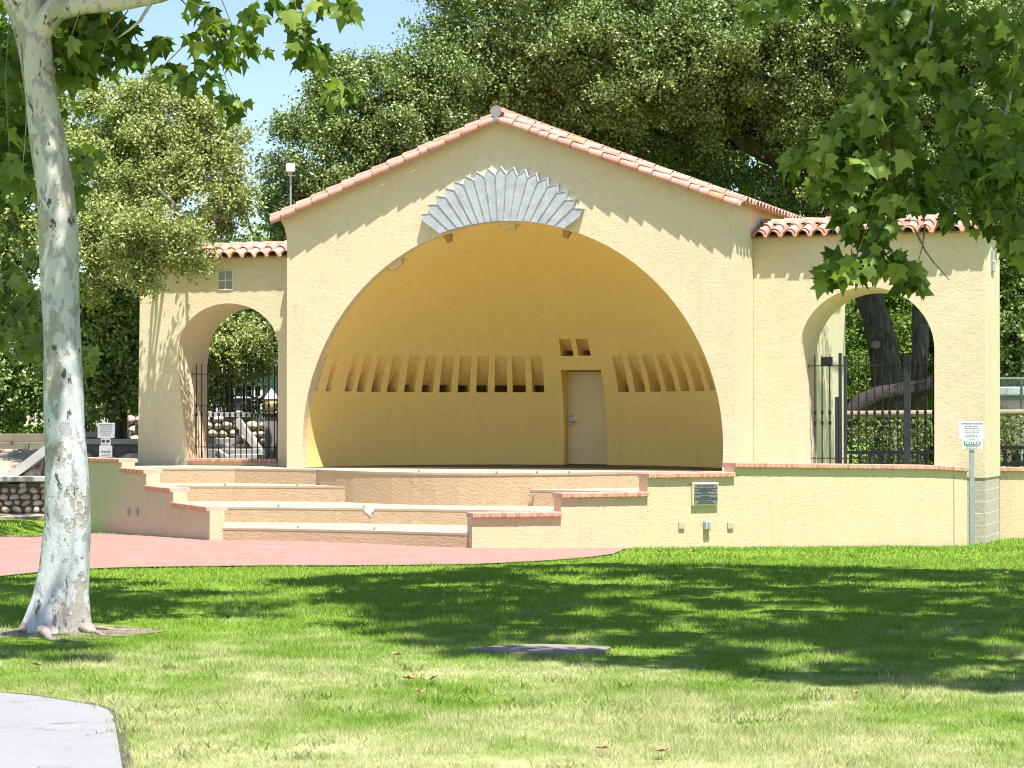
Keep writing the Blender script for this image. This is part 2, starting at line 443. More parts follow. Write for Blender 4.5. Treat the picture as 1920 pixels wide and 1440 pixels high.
def mk_bark():
    m, nt, b, out = newmat('sycamore_bark')
    v = coords(nt, (1, 1, .6))
    n1 = noise(nt, v, 3.6, 4, .6); n2 = noise(nt, coords(nt, (1.3, 1.3, .75)), 8.5, 4, .6); n3 = noise(nt, coords(nt, (1, 1, .5)), 22, 5, .7)
    sp = nd(nt, 'ShaderNodeSeparateXYZ'); nt.links.new(coords(nt), sp.inputs[0])
    c = ramp(nt, n3, [(.25, (.40, .42, .43)), (.75, (.55, .56, .555))])
    hi = mathn(nt, 'MULTIPLY', ramp(nt, mathn(nt, 'DIVIDE', sp.outputs[2], 7.0), [(.35, (0, 0, 0)), (.75, (1, 1, 1))]), .7)
    c = mix(nt, hi, c, (.50, .47, .33))
    p1 = ramp(nt, n1, [(.545, (0, 0, 0)), (.56, (1, 1, 1))])
    c = mix(nt, mathn(nt, 'MULTIPLY', p1, .8), c, ramp(nt, n3, [(.3, (.26, .225, .165)), (.7, (.38, .345, .27))]))
    p2 = ramp(nt, n2, [(.56, (0, 0, 0)), (.575, (1, 1, 1))])
    c = mix(nt, mathn(nt, 'MULTIPLY', p2, .75), c, (.27, .275, .275))
    p3 = ramp(nt, noise(nt, coords(nt, (1, 1, .45)), 11, 4, .6), [(.625, (0, 0, 0)), (.65, (1, 1, 1))])
    c = mix(nt, p3, c, (.10, .085, .065))
    nt.links.new(c, b.inputs['Base Color']); b.inputs['Roughness'].default_value = .8
    bump(nt, b, mathn(nt, 'ADD', mathn(nt, 'MULTIPLY', mathn(nt, 'ADD', p1, p2), -.5), mathn(nt, 'SUBTRACT', n3, p3)), .6, .012)
    return m
M['sycbark'] = mk_bark()
def mk_oakbark():
    m, nt, b, out = newmat('oak_bark')
    w = noise(nt, coords(nt, (1, 1, .22)), 14, 6, .7)
    c = ramp(nt, w, [(.35, (.03, .025, .02)), (.55, (.11, .092, .075)), (.75, (.24, .205, .17))])
    nt.links.new(c, b.inputs['Base Color']); b.inputs['Roughness'].default_value = .95
    bump(nt, b, w, 1.0, .04); return m
M['oakbark'] = mk_oakbark()
def mk_stone():
    m, nt, b, out = newmat('river_stone')
    geo = nd(nt, 'ShaderNodeNewGeometry')
    a = ramp(nt, geo.outputs['Random Per Island'], [(0, (.50, .36, .28)), (.3, (.60, .50, .40)), (.55, (.45, .30, .25)), (.75, (.62, .55, .46)), (1, (.52, .42, .35))])
    c = mix(nt, .3, a, ramp(nt, noise(nt, coords(nt), 9, 5), [(.3, (.36, .28, .22)), (.7, (.74, .66, .56))]))
    nt.links.new(c, b.inputs['Base Color']); b.inputs['Roughness'].default_value = .8
    bump(nt, b, noise(nt, coords(nt), 20, 4), .4, .02); return m
M['stone'] = mk_stone()

# ------------------------------------------------------------------ world, sun, camera
w_ = bpy.data.worlds.new('World'); SC.world = w_; w_.use_nodes = True
nt = w_.node_tree; bg = nt.nodes['Background']
sky = nt.nodes.new('ShaderNodeTexSky'); sky.sky_type = 'NISHITA'; sky.sun_disc = False
SEL = R(70); SAZ = (EU * math.sin(R(46)) - EV * math.cos(R(46))).normalized()
SDIR = Vector((SAZ.x * math.cos(SEL), SAZ.y * math.cos(SEL), math.sin(SEL)))
sky.sun_elevation = SEL; sky.sun_rotation = math.atan2(SAZ.x, SAZ.y)
sky.altitude = 200; sky.air_density = 1.0; sky.dust_density = .6; sky.ozone_density = 1.6
nt.links.new(sky.outputs[0], bg.inputs[0]); bg.inputs[1].default_value = .088
sl = bpy.data.lights.new('sun', 'SUN'); sl.energy = 4.8; sl.angle = R(.53); sl.color = (1.0, .965, .91)
so = bpy.data.objects.new('sun', sl); COL.objects.link(so); so.rotation_euler = SDIR.to_track_quat('Z', 'Y').to_euler(); so.location = (10, -20, 40)
cam = bpy.data.cameras.new('camera'); cam.sensor_width = 36; cam.lens = F / 1920 * 36; cam.clip_end = 2000; cam.clip_start = .1
co = bpy.data.objects.new('camera', cam); COL.objects.link(co); co.location = EYEV; co.rotation_euler = (math.pi / 2 + PITCH, 0, 0)
SC.camera = co
SC.cycles.filter_width = 1.1
SC.view_settings.view_transform = 'Standard'; SC.view_settings.look = 'None'; SC.view_settings.gamma = 1; SC.view_settings.exposure = 1.24
cy = SC.cycles; cy.max_bounces = 8; cy.diffuse_bounces = 5; cy.glossy_bounces = 2; cy.transmission_bounces = 3; cy.caustics_reflective = False; cy.caustics_refractive = False

# ------------------------------------------------------------------ ground
def ground_sheet():
    xs = [-400, -150, -60, -30, -20] + [(-14 + i * .7) for i in range(41)] + [20, 30, 60, 150, 400]
    ys = [-60, -20, -5] + [(0 + i * .9) for i in range(60)] + [58, 70, 100, 200, 600]
    mb = MB(); nx = len(xs)
    vs = [(x, y, g(x, y) + (pnoise((x * .6, y * .6, 0)) * .012 if abs(x) < 15 and 8 < y < 33 else 0)) for y in ys for x in xs]
    mb.add(vs, [(j * nx + i, j * nx + i + 1, (j + 1) * nx + i + 1, (j + 1) * nx + i) for j in range(len(ys) - 1) for i in range(nx - 1)], True)
    o = mb.build('lawn', M['lawn']); tag(o, kind='structure'); return o
ground_sheet()

plaza_px = [(-260, 1010), (60, 1010), (170, 1003), (395, 1013), (420, 1016), (640, 1020), (890, 1026), (1010, 1029), (1190, 1030),
            (1150, 1041), (1100, 1048), (1020, 1054), (900, 1060), (780, 1062), (650, 1063), (520, 1063), (400, 1064), (250, 1066), (165, 1069), (90, 1074), (0, 1083), (-260, 1120)]
PLAZA = [ong(x, y) for x, y in plaza_px]
def inpoly(x, y, P):
    c = False; n = len(P); j = n - 1
    for i in range(n):
        if (P[i][1] > y) != (P[j][1] > y) and x < (P[j][0] - P[i][0]) * (y - P[i][1]) / (P[j][1] - P[i][1]) + P[i][0]: c = not c
        j = i
    return c
mb = MB()
back = PLAZA[:9]; front = PLAZA[:8:-1]
import itertools
def resample(P, n):
    P = [Vector(p) for p in P]; L = [0]
    for a, b in zip(P, P[1:]): L.append(L[-1] + (b - a).length)
    out = []
    for k in range(n):
        t = L[-1] * k / (n - 1); i = 0
        while i < len(P) - 2 and L[i + 1] < t: i += 1
        s_ = (t - L[i]) / max(1e-9, L[i + 1] - L[i]); out.append(P[i].lerp(P[i + 1], s_))
    return out
# paving sheet as a strip grid that follows the ground
nb = 40; B_ = resample([p + Vector((0, 1.2 if i < 8 else .1, 0)) for i, p in enumerate(back)], nb); F_ = resample(front, nb); vs = []
for j in range(7):
    for a, b in zip(F_, B_):
        p = a.lerp(b, j / 6); vs.append((p.x, p.y, max(g(p.x, p.y), .0) + .022))
mb.add(vs, [(j * nb + i, j * nb + i + 1, (j + 1) * nb + i + 1, (j + 1) * nb + i) for j in range(6) for i in range(nb - 1)], True)
tag(mb.build('plaza_paving', M['plaza']), kind='structure')

path_px = [(-300, 1290), (0, 1304), (70, 1311), (140, 1322), (185, 1330), (203, 1337), (213, 1350), (219, 1385), (229, 1445), (245, 1560), (-300, 1600)]
PATH = [onw(x, y, .24) for x, y in path_px]
mb = MB(); mb.prism([(p.x, p.y) for p in reversed(PATH)], .10, .262)
tag(mb.build('concrete_path', M['concrete']), kind='structure')
mb = MB(); E_ = PATH[:-1]; n_ = len(E_)
rim = [(p.x + .045 * (1 + .8 * pnoise(p * 5)), p.y + .06 * (1 + .8 * pnoise(p * 4))) for p in resample(E_, 60)]; inn_ = resample(E_, 60)
mb.add([(p.x - .03, p.y - .03, .2535) for p in inn_] + [(x, y, .2535) for x, y in rim], [(i + 1, i, 60 + i, 61 + i) for i in range(59)])
tag(mb.build('soil_edge', M['darksoil']), kind='structure')

# bare earth round the trunk and a sand strip below the stone wall
TB = onw(104, 1186, .24)
def blotch(cx, cy, rx, ry, seed, n=28):
    return [(cx + rx * math.cos(a) * (1 + .35 * pnoise((math.cos(a) * 2 + seed, math.sin(a) * 2, 0))), cy + ry * math.sin(a) * (1 + .35 * pnoise((math.cos(a) * 2, math.sin(a) * 2 + seed, 1)))) for a in [2 * math.pi * i / n for i in range(n)]]
DIRT = blotch(TB.x + .1, TB.y - .1, .82, .6, 3)
mb = MB(); P = DIRT
mb.add([(TB.x, TB.y, .262)] + [(x, y, .251) for x, y in P], [(0, i + 1, (i + 1) % len(P) + 1) for i in range(len(P))], True)
tag(mb.build('bare_soil', M['dirt']), kind='structure')

# ------------------------------------------------------------------ bandshell (facade coordinates)
FLOOR = 1.25
BS = empty('bandshell', OO, -TH)
tag(BS, 'yellow stucco bandshell with red tile gable and big arched stage shell', 'bandshell')
UL = fac(538, 600, 0).x
UC = UL / 2
apexw = fac(937, 216, 0).z; eavew = fac(1378, 372, 0).z
UA = fac(937, 216, 0).x
slope = (apexw - eavew) / (0 - UA); slopeL = (apexw - fac(538, 398, 0).z) / (UA - UL)
# the big arch
aL = fac(567, 800, 0).x; aR = fac(1356, 830, 0).x; aT = fac(945, 415.5, 0).z
AR = (aR - aL) / 2; AC = (aL + aR) / 2; AW = aT - AR
print('UL', UL, 'apex', apexw, 'eave', eavew, 'arch', AR, AC, AW, 'slope', slope, slopeL)
def gable_outline():
    eL = apexw - slopeL * (UA - UL)
    a0 = math.asin((FLOOR - .02 - AW) / AR)
    pts = [(UL, FLOOR - .05)]
    n = 72
    arc = [(AC - AR * math.cos(a0 + (math.pi - 2 * a0) * i / n), AW + AR * math.sin(a0 + (math.pi - 2 * a0) * i / n)) for i in range(n + 1)]
    pts += [(arc[0][0], FLOOR - .05)] + arc + [(arc[-1][0], FLOOR - .05)]
    pts += [(0, FLOOR - .05), (0, eavew), (UA, apexw), (UL - .20, eL - slopeL * .20), (UL - .12, eL - .16), (UL - .05, eL - .30), (UL - .012, eL - .46), (UL, eL - .66)]
    return pts
mb = MB(); mb.slab(gable_outline(), 0, .32)
mb.build('gable_wall', M['stucco'], BS)
# side and back walls
BD = 9.2
mb = MB()
mb.slab([(-.3, .2), (-.002, .2), (-.002, eavew - .02), (-.3, eavew + .09)], .32, BD)
eLw = apexw - slopeL * (UA - UL)
mb.slab([(UL + .002, .2), (UL + .3, .2), (UL + .3, eLw + .05), (UL + .002, eLw - .05)], .32, BD)
mb.slab([(UL + .3, .2), (-.3, .2), (-.3, eavew), (UA, apexw - .05), (UL + .3, eLw)], BD - .3, BD - .002)
mb.build('side_wall', M['stucco'], BS)

# --- shell: quarter sphere with wedge slots
SR = AR + .004
def sph(phi, eps, r=SR):
    return Vector((AC - r * math.cos(eps) * math.cos(phi), .006 + r * math.cos(eps) * math.sin(phi), AW + r * math.sin(eps)))
CW = fw(AC, .006, AW)
def sphpx(x, y):
    d = ray(x, y).normalized(); oc = EYEV - CW
    b_ = oc.dot(d); c_ = oc.length_squared - SR * SR
    k = -b_ + math.sqrt(b_ * b_ - c_); p = EYEV + d * k - CW
    u, v, w = p.dot(EU), p.dot(EV), p.z
    return math.atan2(v, -u), math.asin(w / SR)
slots_px = [(586.5, 597), (612, 622), (646, 660.4), (669, 685), (696, 714), (725.5, 745), (758, 778.4), (790.7, 812), (823.8, 846), (858, 880.6), (893, 915), (927.4, 950.8),
            (961, 986), (998, 1020.4), (1159.3, 1179), (1190.5, 1210), (1219.5, 1239.6), (1248.7, 1267), (1277, 1293.7), (1303.8, 1321.3), (1330.6, 1341)]
eb = sphpx(880, 735.5)[1]; et = sphpx(880, 667)[1]
sq_b = sphpx(1075, 667)[1]; sq_t = sphpx(1075, 636)[1]
dtop = sphpx(1095, 693.5)[1]; dphi0 = sphpx(1056.5, 770)[0]; dphi1 = sphpx(1136, 770)[0]
efl = math.asin((FLOOR - .03 - AW) / SR)
holes = []
for (xa, xb) in slots_px:
    yb = 735.5 if xa > 640 else (724 if xa < 600 else 726)
    pa, pb = sphpx(xa, min(yb, 733))[0], sphpx(xb, min(yb, 733))[0]
    holes.append((pa, pb, eb, et, 'slot'))
for (xa, xb) in ((1051.8, 1075), (1084.6, 1107.8)):
    holes.append((sphpx(xa, 667)[0], sphpx(xb, 667)[0], sq_b, sq_t, 'square'))
holes.append((dphi0, dphi1, efl, dtop, 'door'))
def subdivide(br, mx):
    br = sorted(set(round(b, 6) for b in br)); out = [br[0]]
    for a, b in zip(br, br[1:]):
        k = max(1, math.ceil((b - a) / mx))
        out += [a + (b - a) * i / k for i in range(1, k + 1)]
    return out
phis = subdivide([0, math.pi] + [h[0] for h in holes] + [h[1] for h in holes], R(2.2))
epss = subdivide([efl, eb, et, sq_b, sq_t, dtop, R(89.7)], R(2.2))
mb = MB()
vs = [sph(p, e) for e in epss for p in phis]; nph = len(phis); fs = []
for j in range(len(epss) - 1):
    ec = (epss[j] + epss[j + 1]) / 2
    for i in range(nph - 1):
        pc = (phis[i] + phis[i + 1]) / 2
        if any(h[0] < pc < h[1] and h[2] < ec < h[3] for h in holes): continue
        fs.append((j * nph + i, (j + 1) * nph + i, (j + 1) * nph + i + 1, j * nph + i + 1))
mb.add(vs, fs, True)
def radial(phi): return Vector((-math.cos(phi), math.sin(phi), 0))
for (p0, p1, e0, e1, kd) in holes:
    if kd == 'door': continue
    d = .48 if kd == 'slot' else .55; dt = .0 if kd == 'slot' else .12
    T0, T1 = sph(p0, e1), sph(p1, e1); A0, A1 = sph(p0, e0), sph(p1, e0)
    cp = abs(math.cos((p0 + p1) / 2)); room = (min(AC - UL, -AC) - .07) / max(cp, 1e-3) - SR * math.cos(e0)
    deep = max(.10, min(1.15, room)); d = min(.30, deep * .8)        # hidden cavity added behind each recess so its foot goes dark
    hgt = T0.z - A0.z; up = Vector((0, 0, hgt * (.20 if kd == 'slot' else .34))); dn = Vector((0, 0, -.22))
    S0, S1 = T0 + radial(p0) * dt, T1 + radial(p1) * dt
    H0, H1 = A0 + radial(p0) * d + up, A1 + radial(p1) * d + up
    G0, G1 = A0 + radial(p0) * deep + up, A1 + radial(p1) * deep + up
    E0, E1 = A0 + radial(p0) * deep + dn, A1 + radial(p1) * deep + dn
    D0, D1 = A0 + radial(p0) * min(.12, deep * .6) + dn, A1 + radial(p1) * min(.12, deep * .6) + dn
    for q in ((S0, S1, H1, H0), (H0, H1, G1, G0), (G0, G1, E1, E0), (E0, E1, D1, D0), (D0, D1, A1, A0)): mb.add(list(q), [(0, 1, 2, 3)])
    if dt: mb.add([T0, T1, S1, S0], [(0, 1, 2, 3)])
    ee = [e for e in epss if e0 - 1e-5 <= e <= e1 + 1e-5]
    for (p, S, H, G, E, D) in ((p0, S0, H0, G0, E0, D0), (p1, S1, H1, G1, E1, D1)):
        poly = [sph(p, e) for e in ee] + ([S] if dt else []) + [H, G, E, D]
        mb.add(poly, [tuple(range(len(poly)))])
# door reveal
pm = (dphi0 + dphi1) / 2
dv = max(sph(dphi0, (efl + 0) / 2).y, sph(dphi1, 0).y, sph(dphi0, 0).y) + .17
ee = [e for e in epss if efl - 1e-5 <= e <= dtop + 1e-5]
for p in (dphi0, dphi1):
    q = [sph(p, e) for e in ee]
    mb.add(q + [Vector((a.x, dv + .05, a.z)) for a in reversed(q)], [tuple(range(2 * len(q)))])
q0, q1 = sph(dphi0, dtop), sph(dphi1, dtop)
pp = [p for p in phis if dphi0 - 1e-6 <= p <= dphi1 + 1e-6]
q = [sph(p, dtop) for p in pp]
mb.add(q + [Vector((a.x, dv + .05, a.z)) for a in reversed(q)], [tuple(range(2 * len(q)))])
mb.build('stage_shell', M['shell'], BS)
# door and frame
dx0, dx1 = fac(1063.5, 780, dv).x, max(sph(dphi1, 0).x, sph(dphi1, efl).x) + .02
dzt = q0.z - .03
mb = MB(); mb.bbox(((dx0 + dx1) / 2, dv + .03, (FLOOR + .015 + dzt) / 2), (dx1 - dx0, .05, dzt - FLOOR - .015), ch=.006)
DO = mb.build('door', M['door'], BS)
mb = MB()
fx = fac(1059.5, 780, dv).x
mb.box((fx - .02, dv - .01, (FLOOR + dzt) / 2 + .02), (.075, .11, dzt - FLOOR + .04)); mb.box(((dx0 + dx1) / 2 - .0, dv - .01, dzt + .03), (dx1 - dx0, .10, .05))
mb.build('door_frame', M['doorframe'], BS)
hx, _, hz = fac(1070.5, 787, dv)
mb = MB(); mb.bbox((hx, dv - .004, hz), (.065, .02, .22), ch=.004); mb.lathe((hx, dv - .02, hz + .055), [(.001, 0), (.014, .004), (.014, .018), (.001, .02)], 8)
hpl = mb.build('lock_plate', M['steel'], DO)
mb = MB(); mb.tube([(hx + .0, dv - .01, hz - .04), (hx + .0, dv - .065, hz - .04), (hx + .03, dv - .07, hz - .04), (hx + .14, dv - .066, hz - .048)], [.013, .012, .011, .009], 6)
mb.build('lever_handle', M['lightdark'], DO)

# --- fixtures under the crown of the arch
for (x, y, s, mt) in ((955, 421, 1.0, 'lightbody'), (742, 494, 1.0, 'lightbody'), (840, 441, .62, 'lightdark'), (1064, 433, .55, 'lightdark')):
    ph, ep = sphpx(x, y); c = sph(ph, ep); n = (Vector((AC, .006, AW)) - c).normalized()
    ex = Vector((math.sin(ph) * 0 + 1, 0, 0)); ex = (ex - n * ex.dot(n)).normalized(); ey = n.cross(ex)
    Mx = Matrix((ex, ey, n)).transposed()
    mb = MB()
    if mt == 'lightbody':
        bb = [(-.16, -.09), (.16, -.09), (.16, .09), (-.16, .09)]; tp = [(-.12, -.06), (.12, -.06), (.12, .06), (-.12, .06)]
        vv = [Mx @ Vector((a, b, -.02)) + c for a, b in bb] + [Mx @ Vector((a, b, .09)) + c for a, b in tp]
        mb.add(vv, [(4, 5, 6, 7), (0, 1, 5, 4), (1, 2, 6, 5), (2, 3, 7, 6), (3, 0, 4, 7)])
        vv = [Mx @ Vector((a * 1.22, b * 1.3, z)) + c for z in (-.02, .012) for a, b in bb]
        mb.add(vv, [(4, 5, 6, 7), (0, 1, 5, 4), (1, 2, 6, 5), (2, 3, 7, 6), (3, 0, 4, 7)])
    else:
        k = 12; prof = [(.09, -.03), (.09, .0), (.062, .10), (.055, .13), (.035, .13), (.03, .09)]
        vv = [Mx @ Vector((r * math.cos(2 * math.pi * i / k), r * math.sin(2 * math.pi * i / k), z)) + c for r, z in prof for i in range(k)]
        mb.add(vv, [(j * k + i, j * k + (i + 1) % k, (j + 1) * k + (i + 1) % k, (j + 1) * k + i) for j in range(len(prof) - 1) for i in range(k)], True)
    mb.build('light_fixture', M[mt], BS)

# --- sunburst fan of cast blades
FP = fac(943, 522, 0); px2 = lambda d: d * .00965
fan = MB()
RO = 2.02
def circ_hit(a):
    dx, dz = math.sin(a), math.cos(a); ox, oz = FP.x - AC, FP.z - AW
    b_ = ox * dx + oz * dz; c_ = ox * ox + oz * oz - AR * AR
    return -b_ + math.sqrt(b_ * b_ - c_)
FANP = None
st = 2 * R(53.8) / 17 if False else R(6.45)
blades = []
for i in range(17):
    ac = (i - 8) * st; a0, a1 = ac - st / 2, ac + st / 2
    ro = RO * (1 - .022 * abs(i - 8) / 8)
    def P(a, r): return (FP.x + r * math.sin(a), FP.z + r * math.cos(a))
    r0, r1, rm = circ_hit(a0) + .004, circ_hit(a1) + .004, circ_hit(ac) + .004
    sh = ro - .13
    out = [P(a0 + .003, r0), P(ac, rm), P(a1 - .003, r1), P(a1 - .003, sh), P(ac + (.012 if i > 8 else -.012 if i < 8 else 0), ro), P(a0 + .003, sh)]
    ccw = out
    vf = [-.10, -.135, -.10, -.10, -.135, -.10]
    # faceted blade: thin raised rim either side, chiselled centre
    b = MB(); n = 6
    inn = []
    cx, cz = sum(p[0] for p in out) / n, sum(p[1] for p in out) / n
    for (p, r) in ((P(a0 + .007, r0), 0), (P(ac, rm), 0), (P(a1 - .007, r1), 0), (P(a1 - .007, sh - .008), 0), (P(ac + (.012 if i > 8 else -.012 if i < 8 else 0), ro - .022), 0), (P(a0 + .007, sh - .008), 0)): inn.append(p)
    V = [(p[0], .0, p[1]) for p in out] + [(p[0], -.125, p[1]) for p in out] + [(p[0], -.125, p[1]) for p in inn] + [(p[0], -.117, p[1]) for p in inn]
    fs = []
    for k in range(n):
        j = (k + 1) % n
        fs += [(k, j, n + j, n + k), (n + k, n + j, 2 * n + j, 2 * n + k), (2 * n + k, 2 * n + j, 3 * n + j, 3 * n + k)]
    fs.append(tuple(range(3 * n, 4 * n)))
    b.add(V, fs); blades.append(b)
core = MB(); 
cpts = [(FP.x + (circ_hit(a) + .03) * math.sin(a), FP.z + (circ_hit(a) + .03) * math.cos(a)) for a in [(-8 + k) * st for k in range(17)]]
opts = [(FP.x + (RO - .25) * math.sin(a), FP.z + (RO - .25) * math.cos(a)) for a in [(8 - k) * st for k in range(17)]]
core.slab(list(reversed(cpts + opts)), -.06, -.002)
FANO = core.build('sunburst_fan', M['fan'], BS); FANO['label'] = 'grey cast stone sunburst fan over the arch'
for b in blades: b.build('fan_blade', M['fan'], FANO)

# --- main roof
def slope_pt(side, s, v, up=0.0):       # s metres down from the ridge
    sl_ = slope if side > 0 else slopeL; a = math.atan(sl_)
    return Vector((UA + side * s * math.cos(a) + side * up * math.sin(a), v, apexw + .012 - s * math.sin(a) + up * math.cos(a)))
roof = MB()
VF = -.14
for side in (1, -1):
    a = math.atan(slope if side > 0 else slopeL)
    L = ((0 - UA) if side > 0 else (UA - UL)) / math.cos(a) + (.20 if side > 0 else .26)
    # decking
    q = [slope_pt(side, 0, VF + .1, 0), slope_pt(side, L, VF + .1, 0), slope_pt(side, L, BD + .2, 0), slope_pt(side, 0, BD + .2, 0)]
    q2 = [p + Vector((0, 0, -.04)) for p in q]
    roof.add(q2 + q, [(0, 1, 2, 3), (7, 6, 5, 4), (0, 4, 5, 1), (1, 5, 6, 2), (2, 6, 7, 3)])
ROOF = roof.build('roof', M['roofwood'], BS)
tiles = MB()
for side in (1, -1):
    a = math.atan(slope if side > 0 else slopeL)
    L = ((0 - UA) if side > 0 else (UA - UL)) / math.cos(a) + (.22 if side > 0 else .30)
    nrm = Vector((side * math.sin(a), 0, math.cos(a)))
    s = .05; k = 0
    ex = .33 if side < 0 else .345
    while s < L - .02:                                    # rake row hanging over the verge
        e = min(s + ex * random.choice((.55, .8, .95, 1.0, 1.05, 1.1)), L)
        jit = random.uniform(-.008, .008)
        tiles.barrel(slope_pt(side, s - .06, VF + .018 + jit, -.105), slope_pt(side, e, VF + .0 + jit, -.088), (0, -.62, .78), .074, .091, 8, .014)
        s = e; k += 1
    v = VF + .13; col = 0
    while v < BD + .2:
        s = .02
        while s < L:
            e = min(s + ex, L + .03)
            tiles.barrel(slope_pt(side, max(s - .05, 0), v + random.uniform(-.01, .01), -.012), slope_pt(side, e, v + random.uniform(-.01, .01), .008), nrm, .072, .088, 6 if col < 3 else 4, .014)
            s = e
        v += .235; col += 1
tiles.build('roof_tile_courses', M['tile'], ROOF)
rid = MB(); v = VF - .06
while v < BD + .2:
    e = v + .38
    rid.barrel((UA, e + .05, apexw + .02), (UA, v, apexw + .032), (0, 0, 1), .105, .12, 8)
    v = e
rid.build('ridge_cap', M['tile'], ROOF)
mb = MB(); mb.tube([(UA, VF - .055, apexw + .035), (UA, VF + .0, apexw + .035)], [.10, .10], 14, True, .12, 2, 9); mb.box((UA - .01, VF - .045, apexw - .06), (.07, .06, .13))
mb.build('ridge_mortar', M['vent'], ROOF)

# --- archway wings
def archpath(lb, ls, rs, rb, wb, wl, wr, wt, n=14):
    mid = (ls + rs) / 2; pts = [(lb, wb)]
    for k in range(1, 6):
        t = k / 6; pts.append((lb + (ls - lb) * (1 - (1 - t) ** 1.6), wb + (wl - wb) * t))
    for k in range(n + 1):
        a = math.pi / 2 * k / n; pts.append((mid + (ls - mid) * math.cos(a), wl + (wt - wl) * math.sin(a)))
    for k in range(1, n + 1):
        a = math.pi / 2 * (1 - k / n); pts.append((mid + (rs - mid) * math.cos(a), wr + (wt - wr) * math.sin(a)))
    for k in range(1, 7): pts.append((rs + (rb - rs) * k / 6, wr + (wb - wr) * k / 6))
    return pts
WV = 1.3; WT = .8
def wing(name, label, u0, u1, wb, wtop, front, rear, batter=0.0):
    Wg = MB()
    n = len(front)
    fo = [(u0, wb)] if False else []
    outl = [(u0 - batter, wb)] + front + [(u1, wb), (u1, wtop), (u0, wtop)]
    vsf = [(p[0], WV, p[1]) for p in outl]; Wg.add(vsf, [tuple(range(len(outl)))])
    outr = [(u0 - batter, wb)] + rear + [(u1, wb), (u1, wtop), (u0, wtop)]
    Wg.add([(p[0], WV + WT, p[1]) for p in outr], [tuple(range(len(outr) - 1, -1, -1))])
    V = [(p[0], WV, p[1]) for p in front] + [(p[0], WV + WT, p[1]) for p in rear]
    Wg.add(V, [(k, n + k, n + k + 1, k + 1) for k in range(n - 1)], True)
    for (u, s) in ((u0, 0), (u1, 1)):
        ub = u0 - batter if s == 0 else u1
        q = [(ub, WV, wb), (ub, WV + WT, wb), (u, WV + WT, wtop), (u, WV, wtop)]
        Wg.add(q, [(0, 1, 2, 3) if s else (3, 2, 1, 0)])
    Wg.add([(u0, WV, wtop), (u1, WV, wtop), (u1, WV + WT, wtop), (u0, WV + WT, wtop)], [(0, 1, 2, 3)])
    o = Wg.build(name, M['stucco'], BS); o['label'] = label; return o
def wing_roof(parent, u0, u1, wtop, back=WT + .15):
    d = MB(); t = MB(); sl_ = .36; rv = WV + back * .55; oh = .17
    a = math.atan(sl_); zr = wtop + .035 + sl_ * (rv - WV)
    def P(u, side, s, up): return Vector((u, rv + side * s * math.cos(a) + side * up * math.sin(a), zr - s * math.sin(a) + up * math.cos(a)))
    Lf = (rv - WV + oh) / math.cos(a); Lb = (back * .45 + oh) / math.cos(a)
    for side, L in ((-1, Lf), (1, Lb)):
        q = [P(u0, side, 0, 0), P(u1, side, 0, 0), P(u1, side, L - .012, 0), P(u0, side, L - .012, 0)]
        q2 = [p + Vector((0, 0, .03)) for p in q]
        d.add(q + q2, [(0, 1, 2, 3), (7, 6, 5, 4), (0, 1, 5, 4), (2, 3, 7, 6), (1, 2, 6, 5), (3, 0, 4, 7)])
        u = u0 + .12
        while u < u1 - .02:
            s = 0.0
            while s < L:
                e = min(s + .36, L + random.uniform(-.01, .02))
                if e - s < .06: break
                jx = random.uniform(-.012, .012)
                t.barrel(P(u + jx, side, max(s - .05, 0), .018), P(u + jx, side, e, .036 + random.uniform(-.006, .006)), P(0, side, 0, 1) - P(0, side, 0, 0), .085, .104, 8, .018)
                s = e
            u += .268
    D = d.build('wing_roof', M['roofwood'], parent)
    return t, zr, rv
def vent_box(name, c, w, h, parent, axis='v'):
    m1 = MB(); m2 = MB()
    if axis == 'v':
        m1.box(c, (w, .05, h))
        f = Vector(c) + Vector((0, -.018, 0))
        m2.box(f, (.012, .02, h - .02)); m2.box(f + Vector((-w / 4 - .003, 0, 0)), (w / 2 - .008, .02, .012)); m2.box(f + Vector((w / 4 + .003, 0, 0)), (w / 2 - .008, .02, .012))
        for s in (-1, 1):
            m2.box(f + Vector((s * (w / 2 - .004), 0, 0)), (.010, .02, h - .02)); m2.box(f + Vector((0, 0, s * (h / 2 - .004))), (w, .021, .010))
    else:
        m1.box(c, (.05, w, h)); f = Vector(c) + Vector((.018, 0, 0))
        m2.box(f, (.03, .02, h)); m2.box(f + Vector((0, -w / 4 - .005, 0)), (.03, w / 2 - .012, .02)); m2.box(f + Vector((0, w / 4 + .005, 0)), (.03, w / 2 - .012, .02))
    o = m1.build(name, M['vent'], parent); m2.build('grille', M['white'], parent)
# left wing
lw0 = fac(263, 600, WV).x; lwt = fac(440, 484, WV).z; lwb = FLOOR - .02
fr = archpath(fac(357, 862, WV).x, fac(334, 655, WV).x, fac(521, 655, WV).x, fac(521, 862, WV).x, lwb, fac(334, 655, WV).z, fac(521, 650, WV).z, fac(440, 568.5, WV).z)
RVv = WV + WT
rr = archpath(fac(391, 862, RVv).x, fac(390, 672, RVv).x, fac(521, 655, WV).x + .0, fac(521, 862, WV).x, lwb, fac(391, 672, RVv).z, fac(521, 660, WV).z, fac(470, 579, RVv).z)
LW = wing('archway_wing', 'left arched gateway wing with small grey vent', lw0, UL + .25, lwb, lwt, fr, rr, .05)
LWO = fr
t, zr, rv = wing_roof(LW, lw0 - .05, UL + .0, lwt)
mbt = t; u = lw0 - .1
while u < UL - .05:
    mbt.barrel((min(u + .42, UL - .01), rv, zr + .03), (u, rv, zr + .04), (0, 0, 1), .085, .10, 6); u += .38
mbt.build('roof_tile_courses', M['tile'], LW)
